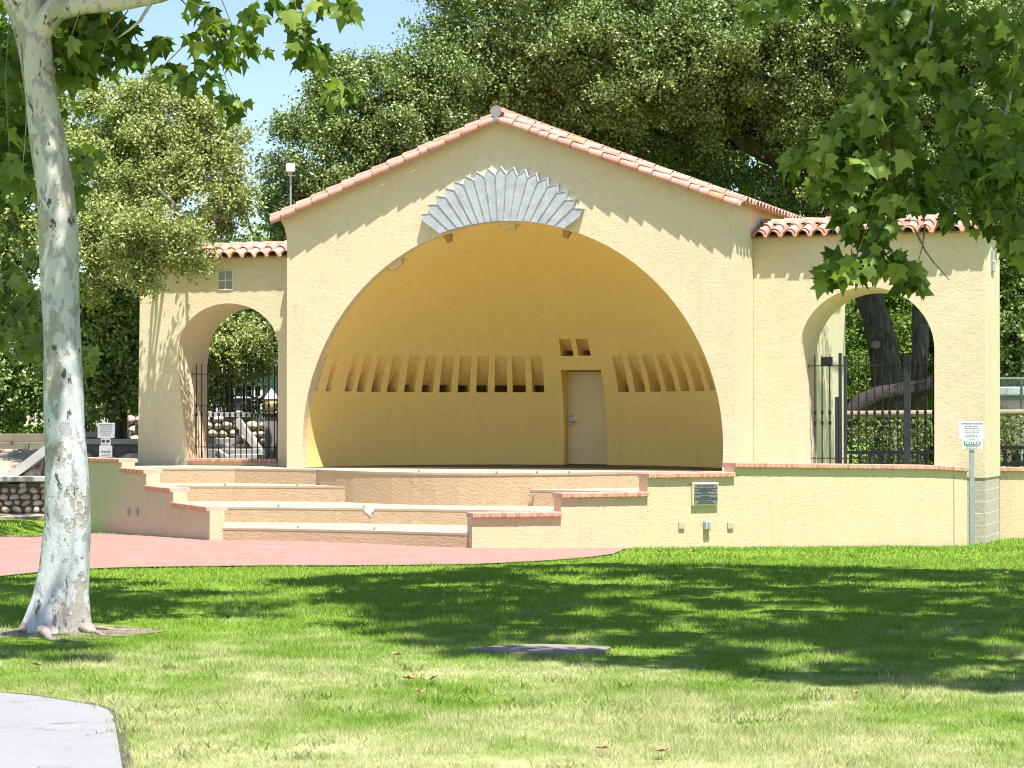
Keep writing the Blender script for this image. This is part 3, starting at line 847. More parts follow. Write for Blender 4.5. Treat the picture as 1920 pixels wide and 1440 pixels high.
c = fac(423, 525.5, WV); vent_box('vent', (c.x, WV + .012, c.z), .32, .375, LW)
# sill of bricks, block plinths
mb = MB(); s0, s1 = fac(352, 862, WV - .02).x, fac(521, 862, WV).x - .0; k = s0
while k < s1 - .03:
    mb.bbox((k + .047, WV + .17, FLOOR + .105), (.092, .44, .062), ch=.008); k += .103
mb.build('brick_sill', M['coping'], LW)
mb = MB(); mb.box(((s0 + s1) / 2 + .0, WV + .2, FLOOR + .03), (s1 - s0 - .03, .40, .09)); mb.build('sill_base', M['lowwall'], LW)
mb = MB(); mb.box((fac(345, 868, WV).x, WV - .004, FLOOR + .03), (.30, .02, .10)); mb.build('block_base', M['block'], LW)
# right wing
rw1 = fac(1847, 700, WV).x; rwt = fac(1600, 441, WV).z; rwb = .25
fr = archpath(fac(1515, 868, WV).x, fac(1501, 655, WV).x, fac(1752, 660, WV).x, fac(1752, 868, WV).x, FLOOR - .1, fac(1501, 650, WV).z, fac(1752, 655, WV).z, fac(1650, 537.5, WV).z)
rr = archpath(fac(1533, 868, RVv).x, fac(1531, 668, RVv).x, fac(1752, 660, WV).x, fac(1752, 868, WV).x, FLOOR - .1, fac(1531, 668, RVv).z, fac(1752, 660, WV).z, fac(1690, 549, RVv).z)
RW = wing('archway_wing', 'right arched gateway wing beside the sign post', .003, rw1, FLOOR - .1, rwt, fr, rr)
# deeper end pier and masonry base
PD = 1.75
mb = MB(); mb.box((rw1 - .25 + .003, WV + PD / 2 + .01, (FLOOR - .12 + rwt) / 2 + .0), (.50, PD, rwt - FLOOR + .12 - .03)); mb.build('end_pier', M['stucco'], RW)
mb = MB(); mb.box((rw1 - .27 - .01, WV + PD / 2 + .0, .5), (.53, PD - .02, 1.3)); 
pbt = fac(1830, 886, WV).z
mb = MB(); mb.box((rw1 - .29, WV + PD / 2 + .0, pbt / 2 - .2), (.56, PD - .03, pbt + .4)); mb.build('block_base', M['block'], RW)
t, zr, rv = wing_roof(RW, .02, rw1 + .12, rwt, WT + .35)
u = .05
while u < rw1 + .1:
    t.barrel((min(u + .42, rw1 + .15), rv, zr + .03), (u, rv, zr + .04), (0, 0, 1), .085, .10, 6); u += .38
t.build('roof_tile_courses', M['tile'], RW)
c = fac(1857, 490, 1.9); mbv = None
vent_box('vent', (rw1 + .006, WV + .85, fac(1857, 490, WV + .85).z), .32, .36, RW, 'u')

# ------------------------------------------------------------------ iron gates in the archways
def spear_bar(mb, u, v, w0, w1, knots, r=.0125):
    mb.tube([(u, v, w0), (u, v, w1)], r, 6)
    for (kz, kr, kh) in knots: mb.lathe((u, v, kz), [(r, -kh), (kr, -kh * .3), (kr, kh * .3), (r, kh)], 6)
def gate(name, label, v, us, w0, tops, rails, span, posts=(), rail_r=.009):
    o = empty(name, fw(us[0], v, w0), -TH); tag(o, label, 'gate', 'iron gates in the archways')
    for u, wt in zip(us, tops):
        b = MB(); h = wt - w0
        spear_bar(b, u - us[0], 0, 0, h, [(1.05, .026, .05), (.87, .028, .05), (.96, .018, .02)])
        b.tube([(u - us[0], 0, h), (u - us[0], 0, h + .05)], [.0125, .002], 6, False)
        b.build('bar', M['iron'], o)
    for rz_ in rails:
        b = MB(); b.tube([(span[0] - us[0], .014, rz_ - w0), (span[1] - us[0], .014, rz_ - w0)], rail_r, 6)
        b.tube([(span[0] - us[0], .014, rz_ - w0 + .03), (span[0] - us[0], .014, rz_ - w0 - .05)], .008, 6)
        b.build('rail', M['iron'], o)
    for (u, wd, wt) in posts:
        b = MB(); b.bbox((u - us[0], .0, (wt - w0) / 2), (wd, .07, wt - w0), ch=.006); b.build('post', M['ironpost'], o)
    return o
gv = WV + .30
xs = [368, 378, 389] + [389 + 10.45 * k for k in range(1, 13)] + [519.5]
us = [fac(x, 780, gv).x for x in xs]; tw = fac(400, 686, gv).z
gate('iron_gate', 'black iron bar gate in the left arch, above a brick sill', gv, us, FLOOR + .13, [tw] * len(us), [fac(390, 701.5, gv).z, fac(390, 838, gv).z], (fac(361, 700, gv).x, fac(520, 700, gv).x))
xs = [1528, 1541.5, 1556, 1597, 1610, 1625, 1640, 1655, 1668, 1683, 1720, 1735, 1750]
us = [fac(x, 780, gv).x for x in xs]; tw = fac(1530, 669, gv).z
gr = gate('iron_gate', 'black iron gate with two steel posts in the right arch', gv, us, FLOOR - .02, [tw] * len(us), [fac(1530, 686, gv).z, fac(1530, 859, gv).z], (fac(1516, 686, gv).x, fac(1752, 686, gv).x),
          [(fac(1569, 780, gv).x, .055, fac(1569, 744, gv).z), (fac(1575.5, 780, gv).x, .05, fac(1575, 662, gv).z), (fac(1585, 780, gv).x, .05, fac(1585, 667, gv).z), (fac(1701, 780, gv).x, .115, fac(1701, 664, gv).z)])
c = fac(1551, 677, gv); mb = MB(); mb.bbox((c.x - us[0], -.03, c.z - FLOOR + .02), (.20, .08, .15), ch=.008); mb.build('lock_box', M['iron'], gr)

# ------------------------------------------------------------------ stage tiers (world coordinates)
ST = empty('stage_steps', (onw(640, 1018, .24).x, 37.0, .0)); tag(ST, 'tan plastered stage with broad curved steps in front of the bandshell', 'steps')
def tier(name, front, back, top, lo, lip=.0):
    P = [(p[0], p[1]) for p in front] + [(p[0], p[1]) for p in back]
    m = MB(); m.prism(P, lo, top - .06)
    m.build(name, M['step'], ST, world=True)
    m2 = MB(); m2.prism(P, top - .0602, top); return P
def curve3(p, n=10):                    # quadratic through three points
    a, b, c = [Vector((q[0], q[1])) for q in p]; m = b * 2 - (a + c) / 2
    return [a * (1 - t) ** 2 + m * 2 * t * (1 - t) + c * t * t for t in [i / n for i in range(n + 1)]]
W1, W2, W3, W4 = .45, .70, .975, FLOOR
def steptier(front, back, lo, hi):
    P = [Vector((p[0], p[1])) for p in front + back]
    m = MB(); m.prism([tuple(p) for p in P], lo, hi - .035); r = m.build('riser', M['step'], ST, world=True)
    # tread slab with a nosing a little proud of the riser
    fr_ = [Vector((p[0], p[1] - .005)) for p in front]
    m = MB(); m.prism([tuple(p) for p in fr_] + [tuple((p[0], p[1])) for p in back], hi - .034, hi); m.build('tread', M['treadtop'], ST, world=True)
bk = lambda u, v: (fw(u, v, 0).x, fw(u, v, 0).y)
A_ = Vector((-4.76, 35.3)); D_ = Vector((-3.38, 7.7))
def lp(t): return A_ + D_ * t
def inner(t): return lp(t) + Vector((D_.y, -D_.x)).normalized() * .17
f1 = curve3([inner(.004), onw(650, 993.5, W1), onw(893, 1000.5, W1)])
steptier(f1, [bk(-1.6, -4.0), bk(-1.6, -1.0), inner(.7).to_tuple(), inner(.35).to_tuple()], .0, W1)
f2 = curve3([inner(.25), onw(640, 952.5, W2), onw(1062, 959, W2)])
steptier(f2, [bk(-.2, -3.4), bk(-.2, -.6), inner(.8).to_tuple(), inner(.5).to_tuple()], .02, W2)
f3 = curve3([inner(.585), onw(480, 911, W3), onw(722, 913, W3)])
steptier(f3, [bk(-5.0, -.4), inner(1.1).to_tuple(), inner(.8).to_tuple()], .04, W3)
f3b = [onw(993, 918, W3), onw(1100, 920, W3), onw(1222, 922, W3)]
steptier(f3b, [bk(.35, -2.0), bk(.35, -.3), bk(-2.8, -.3)], .045, W3)
f4 = [inner(.80), onw(440, 878, W4), onw(601, 880.5, W4)]
# apron: curve from the left tier line round to the right
ap = curve3([onw(600, 881, W4), onw(860, 887, W4), onw(1197, 884.5, W4)], 14)
lim = [bk(-.02, -.08), bk(-.02, .0 + 4.6), bk(UL, 4.6), bk(UL, -.06)]
P4 = [Vector((p[0], p[1])) for p in ap] + [Vector(onw(1300, 884, W4)).to_2d() if hasattr(Vector((0, 0, 0)), 'to_2d') else Vector((onw(1300, 884, W4).x, onw(1300, 884, W4).y)), Vector(bk(.9, -1.2))]
backP = [bk(1.2, .6), bk(.0, .6), bk(-.05, 4.7), bk(UL + .05, 4.7), bk(UL + .05, .3)]
m = MB(); m.prism([tuple(p) for p in P4] + [tuple(p) for p in backP], .05, W4 - .04); m.build('stage_front', M['step'], ST, world=True)
frn = [Vector((p[0], p[1] - .012)) for p in P4]
m = MB(); m.prism([tuple(p) for p in frn] + [tuple(p) for p in backP], W4 - .039, W4 + .003); m.build('stage_floor', M['treadtop'], ST, world=True)
m = MB(); lf = [(p[0], p[1]) for p in f4]; bkL = [bk(UL + .6, .4), bk(UL - .01, .4), bk(UL - .01, 3.6), bk(lw0 - .9, 3.6), inner(1.15).to_tuple()]
m.prism(lf + bkL, .06, W4 - .036); m.build('riser', M['step'], ST, world=True)
m = MB(); m.prism([(p[0], p[1] - .005) for p in f4] + bkL, W4 - .035, W4); m.build('tread', M['treadtop'], ST, world=True)
m = MB(); dk = [sph(p, efl, SR - .01) for p in phis[::3] + [phis[-1]]]; m.prism([tuple(fw(q.x, q.y + .02, 0))[:2] for q in reversed(dk)], W4 - .02, W4 + .009); m.build('stage_deck', M['stagefloor'], ST, world=True)
# terrace behind right wall
m = MB(); m.prism([bk(.9, -.9), bk(3.6, .35), bk(3.62, 3.3), bk(.01, 3.3), bk(.01, .62)], .06, W4 - .004); m.build('terrace_floor', M['treadtop'], ST, world=True)

q_ = min(f2, key=lambda p: abs(topx((p[0], p[1], .6))[0] - 690)); nrm_ = Vector((0, -1, 0))
px_ = onw(692, 953, W2).x
def f2y(x):
    for a, b in zip(f2, f2[1:]):
        if a[0] <= x <= b[0]: return a[1] + (b[1] - a[1]) * (x - a[0]) / (b[0] - a[0])
    return q_[1]
m = MB(); bl = [(-.10, .0), (.0, .0), (.13, .0), (.11, -.05), (.06, -.09), (.05, -.15), (.02, -.17), (-.01, -.12), (-.07, -.09), (-.11, -.04)]
top_ = [(px_ + a * .75, f2y(px_ + a * .75) - .009, W2 - .004 + b * .8) for a, b in bl]; bck = [(x, y + .012, z) for x, y, z in top_]; n_ = len(bl)
m.add(top_ + bck, [tuple(range(n_)[::-1])] + [(i, (i + 1) % n_, n_ + (i + 1) % n_, n_ + i) for i in range(n_)])
tag(m.build('paint_splash', M['splash'], None, (px_, f2y(px_), W2), world=True), 'white paint splash on the front of the second step', 'paint splash')

# ------------------------------------------------------------------ low walls with brick copings
def offset(P, d):                       # P: list of Vector2, positive = left of travel
    out = []
    for i, p in enumerate(P):
        t = (P[min(i + 1, len(P) - 1)] - P[max(i - 1, 0)]).normalized()
        out.append(p + Vector((-t.y, t.x)) * d)
    return out
def coping_strip(mb, mj, P, tops, th=.075, over=.055, thick=.24, step=.105):
    P = [Vector(p) for p in P]; L = [0]
    for a, b in zip(P, P[1:]): L.append(L[-1] + (b - a).length)
    tot = L[-1]; n = max(2, int(tot / step)); 
    def at_(s):
        i = 0
        while i < len(P) - 2 and L[i + 1] < s: i += 1
        t = (s - L[i]) / max(1e-9, L[i + 1] - L[i]); d = (P[i + 1] - P[i]).normalized()
        return P[i].lerp(P[i + 1], t), d, tops[i] + (tops[i + 1] - tops[i]) * t
    for k in range(n):
        p, d, z = at_((k + .5) * tot / n); nn = Vector((-d.y, d.x))
        c = p + nn * (thick / 2)
        mb.bbox((c.x, c.y, z - th / 2 + random.uniform(-.003, .003)), (tot / n - .003, thick + 2 * over + random.uniform(-.003, .003), th), math.atan2(d.y, d.x), ch=.012)
    for k in range(n):                  # mortar core slightly inset
        p, d, z = at_((k + .5) * tot / n); nn = Vector((-d.y, d.x)); c = p + nn * (thick / 2)
        mj.box((c.x, c.y, z - th / 2), (tot / n * 1.001, thick + 2 * over - .008, th - .01 - .0007 * (k % 2)), math.atan2(d.y, d.x))
def low_wall(name, label, segs, thick, lo):
    o0 = segs[0][0][0]; base = empty(name, (o0[0], o0[1], lo)); tag(base, label, 'wall')
    for P, tops in segs:
        P2 = [Vector(p) for p in P]; Q = offset(P2, thick)
        tt = [t - .07 for t in tops]
        m = MB(); m.prism([tuple(p) for p in P2] + [tuple(q) for q in reversed(Q)], lo, tt + list(reversed(tt))); m.build('wall_section', M['lowwall'], base, world=True)
        mb, mj = MB(), MB(); coping_strip(mb, mj, P2, tops, thick=thick)
        cp = mb.build('coping', M['coping'], base, world=True); mj.build('coping_mortar', M['copjoint'], cp, world=False)
        cp_off = Vector(base.location)
        me = cp.children[0].data if cp.children else None
        if me: me.transform(Matrix.Translation(-cp_off))
    return base
def wp(x, Y): p = at(x, 800, Y); return Vector((p.x, p.y))
def topw(x, y, Y): return at(x, y, Y).z
ctl = [(885, 33.5), (1050, 33.9), (1215, 34.5), (1380, 35.2), (1560, 36.2), (1743, 37.4), (1813, 37.9)]
def wy(x):
    for (a, ya), (b, yb) in zip(ctl, ctl[1:]):
        if a <= x <= b: return ya + (yb - ya) * (x - a) / (b - a)
def span(xa, xb, n=6): return [wp(x, wy(x)) for x in [xa + (xb - xa) * k / n for k in range(n + 1)]]
def lvl(xa, ya, xb, yb, n=6): return [topw(xa + (xb - xa) * k / n, ya + (yb - ya) * k / n, wy(xa + (xb - xa) * k / n)) for k in range(n + 1)]
h1 = topw(890, 961.5, wy(890)); h2 = topw(1055, 924.5, wy(1055)); h3 = topw(1215, 887.5, wy(1215))
segs = [(span(885, 1052, 4), [h1] * 5), (span(1052, 1214, 4), [h2] * 5), (span(1214, 1376, 4), [h3] * 5),
        (span(1376, 1743, 8), lvl(1376, 867.5, 1743, 872, 8)), (span(1743, 1813, 2), lvl(1743, 872, 1813, 876, 2))]
RWALL = low_wall('low_wall', 'stepped yellow stucco low wall with brick coping, bearing the grey plaque', segs, .26, -.15)
mbj = MB(); p = wp(1788, wy(1788)); mbj.box((p.x, p.y + .0, .55), (.012, .012, 1.35)); mbj.build('joint', M['mortar'], RWALL, world=True)
# left wall
hl = [topw(417, 950, 35.3), topw(360, 915, 37.3), topw(303, 880.5, 38.9), topw(300, 860, 40.5)]
brk = [0, .26, .47, .68, 1.25]
segs = []
for k in range(4):
    a, b = brk[k], brk[k + 1]
    e_ = hl[k] if k < 3 else topw(165, 860, 43.0)
    segs.append(([lp(b), lp((a + b) / 2), lp(a)], [e_, (e_ + hl[k]) / 2, hl[k]]))
LWALL = low_wall('low_wall', 'stepped stucco low wall left of the steps, its outer side shaded olive', segs, .24, .0)
# far right wall beyond the pier
pr = [wp(1874, 40.6), wp(1925, 40.6), wp(2100, 41.5)]
low_wall('low_wall', 'short stretch of stucco low wall right of the masonry pier', [(pr, [topw(1890, 876, 40.6)] * 3)], .24, -.2)

# plaque, outlets, plates on the right wall
def wall_frame(x):
    a, b = wp(x - 4, wy(x - 4)), wp(x + 4, wy(x + 4)); d = (b - a).normalized(); p = (a + b) / 2
    return p, math.atan2(d.y, d.x), Vector((d.y, -d.x))
def on_wall(name, label, cat, x, y, w, h, th, mat, group=None, ch=.004):
    p, rz, n = wall_frame(x); z = topw(x, y, wy(x)); c = p + n * (th / 2 - .002)
    o = empty(name, (c.x, c.y, z), rz); tag(o, label, cat, group); return o
px = wy(1320) / F
PL = on_wall('plaque', 'grey metal plaque with rows of raised text on the stucco low wall', 'plaque', 1320, 926, 0, 0, .05, None)
pw, phh = 57 * px, 43 * px
m = MB(); m.bbox((0, 0, 0), (pw, .05, phh), ch=.006); m.build('rim', M['plaqueframe'], PL)
m = MB(); m.box((0, -.024, -.002), (pw - .045, .01, phh - .045)); m.build('plate', M['plaque'], PL)
rowsY = [.325, .225, .175, .12, .06, -.0, -.085, -.145, -.205, -.285, -.36]; rowsW = [.72, .88, .56, .88, .28, .92, .40, .90, .92, .60, .74]
m = MB()
for ry, rw in zip(rowsY, rowsW):
    x = -rw * pw * .48
    while x < rw * pw * .48 - .02:
        l = min(random.choice((.012, .018, .024, .03)), rw * pw * .48 - x)
        m.box((x + l / 2, -.031, ry * phh * 1.12), (l, .006, .0125)); x += l + .006
m.build('lettering', M['plaqueink'], PL)
for (x, lab) in ((1277, 'square stucco-coloured cover plate left of the grey outlet'), (1368.5, 'square stucco-coloured cover plate right of the grey outlet')):
    o = on_wall('cover_plate', lab, 'cover plate', x, 985, .1, .1, .03, None, 'blank cover plates on the low wall')
    m = MB(); m.bbox((0, 0, 0), (.105, .03, .105), ch=.005); m.build('lid', M['lowwall'], o)
    m = MB(); m.lathe((0, 0, 0), [(.001, 0)], 6) if False else m.box((0, -.017, .0), (.008, .006, .008)); m.build('screw', M['steel'], o)
o = on_wall('outlet_box', 'grey weatherproof electrical outlet on the low wall under the plaque', 'outlet', 1323.5, 985, .1, .1, .07, None)
m = MB(); m.bbox((0, 0, 0), (.115, .06, .135), ch=.008); m.build('box', M['steel'], o)
for s in (-1, 1):
    m = MB(); m.bbox((s * .027, -.036, 0), (.046, .02, .115), ch=.006); m.build('cover_flap', M['signback'], o)
# outlets on the left wall
dl = D_.normalized(); nl = Vector((dl.y, -dl.x)) * -1
for (x, y, lab) in ((243, 960, 'small grey outlet box on the shaded left low wall, nearer the back'), (258.5, 960, 'small grey outlet box on the shaded left low wall, nearer the front')):
    best = min((abs(topx((lp(t).x, lp(t).y, .8))[0] - x), t) for t in [i / 200 for i in range(200)])[1]
    p = lp(best) + nl * .018; z = topw(x, y, p.y)
    o = empty('outlet_box', (p.x, p.y, z), math.atan2(-dl.y, -dl.x)); tag(o, lab, 'outlet', 'outlets on the left low wall')
    m = MB(); m.bbox((0, 0, 0), (.075, .04, .12), ch=.006); m.build('box', M['steel'], o); m = MB(); m.bbox((0, -.024, 0), (.05, .014, .09), ch=.004); m.build('cover_flap', M['signback'], o)

# skate stops along the edges
m = MB(); m.bbox((0, 0, .02), (.035, .05, .05), ch=.006); m.tube([(0, .03, .035), (0, -.035, .035)], .013, 8)
ss = m.build('skate_stop', M['steel']); first = True
for i, (x, y, w, nm) in enumerate([(422, 910.5, W3, 'third step, left'), (557, 911, W3, 'third step, right'), (522, 950.5, W2, 'second step'), (682, 952, W2, 'second step beside the white stain'), (559, 990.5, W1, 'lowest step, left'), (702, 993.5, W1, 'lowest step, right'),
                        (931, 888, W4, 'stage edge, left of the door'), (1007, 888, W4, 'stage edge, below the door'), (1067, 887.5, W4, 'stage edge, right of the door'), (786, 885, W4, 'stage edge, toward the left')]):
    p = onw(x, y, w)
    o = ss if first else ss.copy()
    if not first: COL.objects.link(o)
    first = False
    o.location = (p.x, p.y + .012, w + .001); tag(o, 'small metal skate stop on the ' + nm, 'skate stop', 'skate stops along the step edges')

# ------------------------------------------------------------------ sign posts
def text_mesh(txt, size, mat, parent, loc, name='lettering', bold=0.0):
    cu = bpy.data.curves.new(name, 'FONT'); cu.body = txt; cu.size = size; cu.align_x = 'CENTER'; cu.align_y = 'CENTER'; cu.extrude = .002; cu.offset = bold
    tmp = bpy.data.objects.new('tmp_text', cu); COL.objects.link(tmp)
    dg = bpy.context.evaluated_depsgraph_get(); me = bpy.data.meshes.new_from_object(tmp.evaluated_get(dg))
    bpy.data.objects.remove(tmp); bpy.data.curves.remove(cu)
    me.transform(Matrix.Rotation(math.pi / 2, 4, 'X')); me.materials.clear(); me.name = name
    return link_mesh(name, me, mat, parent, loc)
def post_sign(label, x, ybase, Y, panels, rz=0.0, postw=.065):
    p = at(x, 800, Y); gz = g(p.x, p.y)
    o = empty('sign_post', (p.x, p.y, gz), rz); tag(o, label, 'sign')
    top = max(q[1] for q in panels) ; k = Y / F
    H = topw(x, top_y[0], Y) - gz
    m = MB()
    for (cx, cy, dx, dy) in ((0, 0, postw, .012), (-postw / 2, .016, .012, .04), (postw / 2, .016, .012, .04)): m.box((cx, cy + .02, H / 2), (dx, dy, H))
    m.build('post', M['steel'], o)
    return o, gz, k
def sign_panel(o, gz, x, Y, xa, xb, ya, yb, name, dashes, mat='signpanel', v=-.0):
    k = Y / F; w = (xb - xa) * k; z1 = topw(x, ya, Y) - gz; z0 = topw(x, yb, Y) - gz
    cx = ((xa + xb) / 2 - x) * k
    m = MB(); m.bbox((cx, v, (z0 + z1) / 2), (w, .012, z1 - z0), ch=.005); pn = m.build(name, M[mat], o)
    m = MB()
    for (f, wf, hh) in dashes:
        y0 = z1 - (z1 - z0) * f; xx = cx - w * wf / 2
        while xx < cx + w * wf / 2 - .01:
            l = min(random.choice((.012, .02, .028, .036)), cx + w * wf / 2 - xx); m.box((xx + l / 2, v - .008, y0), (l, .004, hh)); xx += l + .008
    if dashes: m.build('lettering', M['signink'], pn)
    return pn, cx, z0, z1
top_y = [790]
o, gz, k = post_sign('grey metal post with white notice panels in front of the masonry pier', 1822.5, 1022, 38.3, [(0, 790)], postw=.07)
sign_panel(o, gz, 1822.5, 38.3, 1798.5, 1845.5, 791, 824, 'rules_panel', [(.10, .86, .016), (.25, .62, .008), (.36, .55, .008), (.50, .62, .008), (.61, .66, .008), (.74, .5, .008), (.84, .66, .008)])
pn, cx, z0, z1 = sign_panel(o, gz, 1822.5, 38.3, 1803, 1842, 825, 843, 'notice_panel', [(.66, .6, .010), (.83, .55, .010)])
kk = 38.3 / F; zc = topw(1822.5, 830.8, 38.3) - gz
m = MB(); m.box((cx, -.008, zc), (.285, .006, .064)); m.build('green_band', M['greensign'], pn)
text_mesh('NOTICE', .068, M['signpanel'], pn, (cx, -.0125, zc), bold=.003)
top_y = [793]
o, gz, k = post_sign('grey sign post with three panels behind the left low wall', 199, 860, 43.4, [(0, 793)], postw=.06)
sign_panel(o, gz, 199, 43.4, 183, 215.5, 793, 821.5, 'rules_panel', [(.1, .8, .014), (.22, .7, .007), (.33, .72, .007), (.45, .7, .007), (.57, .72, .007), (.69, .66, .007), (.82, .5, .007)], 'signback')
pn, cx, z0, z1 = sign_panel(o, gz, 199, 43.4, 189, 207.5, 822.5, 835.5, 'small_panel', [(.75, .7, .008)], 'signback')
for s in (-1, 1):
    m = MB(); m.box((cx + s * .045, -.008, z1 - .045), (.065, .005, .05)); m.build('dark_mark', M['ironpost'], pn)
pn, cx, z0, z1 = sign_panel(o, gz, 199, 43.4, 186, 210.5, 836, 857, 'attention_panel', [(.80, .62, .012)], 'signback')
text_mesh('ATTENTION', .034, M['signink'], pn, (cx, -.0085, z1 - (z1 - z0) * .52), bold=.0015)

# ------------------------------------------------------------------ roof floodlight
p = at(545, 340, 44.2)
o = empty('floodlight_pole', (p.x, p.y, topw(545, 395, 44.2))); tag(o, 'white square floodlight on a thin pole above the left roof slope', 'floodlight')
hz = topw(545, 315, 44.2) - o.location.z
m = MB(); m.tube([(0, 0, -.6), (0, 0, hz)], .022, 8); m.build('pole', M['steel'], o)
m = MB(); m.bbox((0, -.05, hz), (.17, .12, .17), ch=.015); m.box((0, -.1, hz), (.13, .03, .13)); m.build('lamp_head', M['white'], o)

# ------------------------------------------------------------------ stone walls, stairs and the yard on the left
def stones(mb, p0, p1, z0, z1, size, depth=.10, ztop=None, seed=1):
    rnd = random.Random(seed); a, b = Vector(p0), Vector(p1); L = (b - a).length; d = (b - a).normalized(); n = Vector((d.y, -d.x))
    z = z0; row = 0
    import bmesh
    while z < z1 - size * .2:
        h = size * rnd.uniform(.75, 1.05); x = -size * rnd.uniform(0, .6)
        while x < L:
            w = size * rnd.uniform(.8, 1.6); cx = x + w / 2; cz = z + h / 2 + rnd.uniform(-.05, .05) * size
            lim = z1 if ztop is None else ztop(min(max(cx / L, 0), 1))
            if cz + h * .3 < lim and 0 < cx < L:
                c = a + d * cx; rot = rnd.uniform(-.5, .5); so = rnd.uniform(0, 50)
                vs = []
                NU, NV = 8, 5
                for j in range(NV + 1):
                    th = math.pi * j / NV
                    for i in range(NU):
                        ph = 2 * math.pi * i / NU
                        q = Vector((math.sin(th) * math.cos(ph), math.cos(th), math.sin(th) * math.sin(ph)))
                        q *= 1 + .28 * pnoise(q * 1.4 + Vector((so, 0, 0)))
                        ux, uz = q.x * w * .47, q.z * h * .47
                        ux, uz = ux * math.cos(rot) - uz * math.sin(rot), ux * math.sin(rot) + uz * math.cos(rot)
                        pt = c + d * ux + n * (q.y * depth)
                        vs.append((pt.x, pt.y, cz + uz))
                mb.add(vs, [(j * NU + i, j * NU + (i + 1) % NU, (j + 1) * NU + (i + 1) % NU, (j + 1) * NU + i) for j in range(NV) for i in range(NU)], True)
            x += w
        z += h * .93; row += 1
def stone_wall(label, x0, x1, Y0, Y1, ytop, ybot, size, cap=None, seed=1, slope_top=None, group='river stone retaining walls'):
    a, b = at(x0, 800, Y0), at(x1, 800, Y1); Ym = (Y0 + Y1) / 2
    z1, z0 = topw(x0, ytop, Ym), topw(x0, ybot, Ym)
    o = empty('stone_wall', (a.x, a.y, z0)); tag(o, label, 'stone wall', group)
    A2, B2 = Vector((a.x, a.y)), Vector((b.x, b.y)); d = (B2 - A2).normalized(); n = Vector((d.y, -d.x))
    m = MB(); Q = [A2 - n * .04, B2 - n * .04, B2 - n * .4, A2 - n * .4]
    zt = [z1 - .02, (z1 if slope_top is None else slope_top) - .02]
    m.prism([tuple(q) for q in Q], z0 - .4, [zt[0], zt[1], zt[1], zt[0]]); m.build('mortar', M['mortar'], o, world=True)
    m = MB(); stones(m, A2, B2, z0, z1, size, .11, None if slope_top is None else (lambda t: z1 + (slope_top - z1) * t), seed); m.build('stonework', M['stone'], o, world=True)
    if cap:
        m = MB(); Q = [A2 + n * .05, B2 + n * .05, B2 - n * .42, A2 - n * .42]; m.prism([tuple(q) for q in Q], z1 - .01, z1 + cap); m.build('cap', M['cap'], o, world=True)
    return o
# behind the left low wall
stone_wall('low stone wall of big reddish boulders behind the sign post, with pale cap', 158, 262, 47.0, 47.0, 832, 900, .34, .10, 3)
stone_wall('thin upper stone wall with pale cap above the reddish boulders', 140, 240, 49.5, 49.5, 819, 850, .30, .11, 4)
stone_wall('tall pale stone wall beside the left wing', 228, 300, 51, 50.5, 778, 850, .26, None, 5)
# left of the sycamore
stone_wall('lower wall of round pink stones left of the sycamore', -80, 100, 44.6, 44.6, 906, 962, .155, None, 6)
p = at(10, 903, 44.4); m = MB(); m.bbox((0, 0, 0), (2.6, .5, .10), ch=.01)
o = m.build('stone_ledge', M['cap'], None, (at(60, 898, 44.5).x, 44.6, at(60, 898, 44.5).z)); tag(o, 'pale concrete ledge above the round pink stones', 'ledge')
stone_wall('sloping patch of pale stones under the white stair rail', 20, 112, 45.4, 45.4, 893, 893.5, .2, None, 8, topw(112, 815, 45.4))
# sand bank and timber retaining board
bank = [(-30, 44.9, 903), (40, 44.9, 903), (140, 45.4, 890), (140, 49.5, 842), (-30, 49.5, 842)]
m = MB(); vs = [at(x, y, Y) for x, Y, y in bank]; m.add(vs + [v + Vector((0, 0, -.8)) for v in vs], [(0, 1, 2, 3, 4), (0, 5, 6, 1), (1, 6, 7, 2)])
tag(m.build('sand_bank', M['sand']), kind='structure')
p0, p1 = at(-60, 828, 50), at(150, 828, 50); zt, zb = topw(0, 813, 50), topw(0, 845, 50)
o = empty('retaining_board', ((p0.x + p1.x) / 2, 50, zb)); tag(o, 'weathered grey timber retaining board above the sand bank', 'retaining wall')
for k in range(2):
    h = (zt - zb) / 2; m = MB(); m.bbox((0, 0, h * (k + .5)), (p1.x - p0.x, .16, h - .008), ch=.008); m.build('board', M['wood'], o)
def rail(label, pts, wd, th, parent_name='stair_rail'):
    o = empty(parent_name, pts[0]); tag(o, label, 'stair rail', 'white concrete stair rails')
    for a, b in zip(pts, pts[1:]):
        a, b = Vector(a), Vector(b); d = (b - a).normalized(); s = Vector((d.y, -d.x, 0)).normalized() * wd / 2 if abs(d.x) + abs(d.y) > .01 else Vector((wd / 2, 0, 0))
        s = Vector((0, -1, 0)) * wd / 2; upv = d.cross(s).normalized(); upv = upv if upv.z > 0 else -upv
        m = MB(); V = [a + s, b + s, b - s, a - s]; V2 = [q - upv * th for q in V]
        m.add(V + V2, [(0, 1, 2, 3), (7, 6, 5, 4), (0, 4, 5, 1), (1, 5, 6, 2), (2, 6, 7, 3), (3, 7, 4, 0)]); m.build('handrail', M['cap'], o, world=True)
    return o
rail('white concrete stair rail sloping down left of the sycamore', [at(118, 812, 45.0), at(-30, 924, 45.0)], .5, .17)
# sand strip and dark kerb on the far left
m = MB(); P = [ong(-150, 985), ong(88, 975), ong(160, 972), ong(160, 955)]; m.prism([(at(-120, 900, 43.2).x, 43.2), (at(170, 900, 43.2).x, 43.2), (at(170, 900, 44.7).x, 44.7), (at(-120, 900, 44.7).x, 44.7)], .0, .28)
tag(m.build('dirt_path', M['sand']), kind='structure')

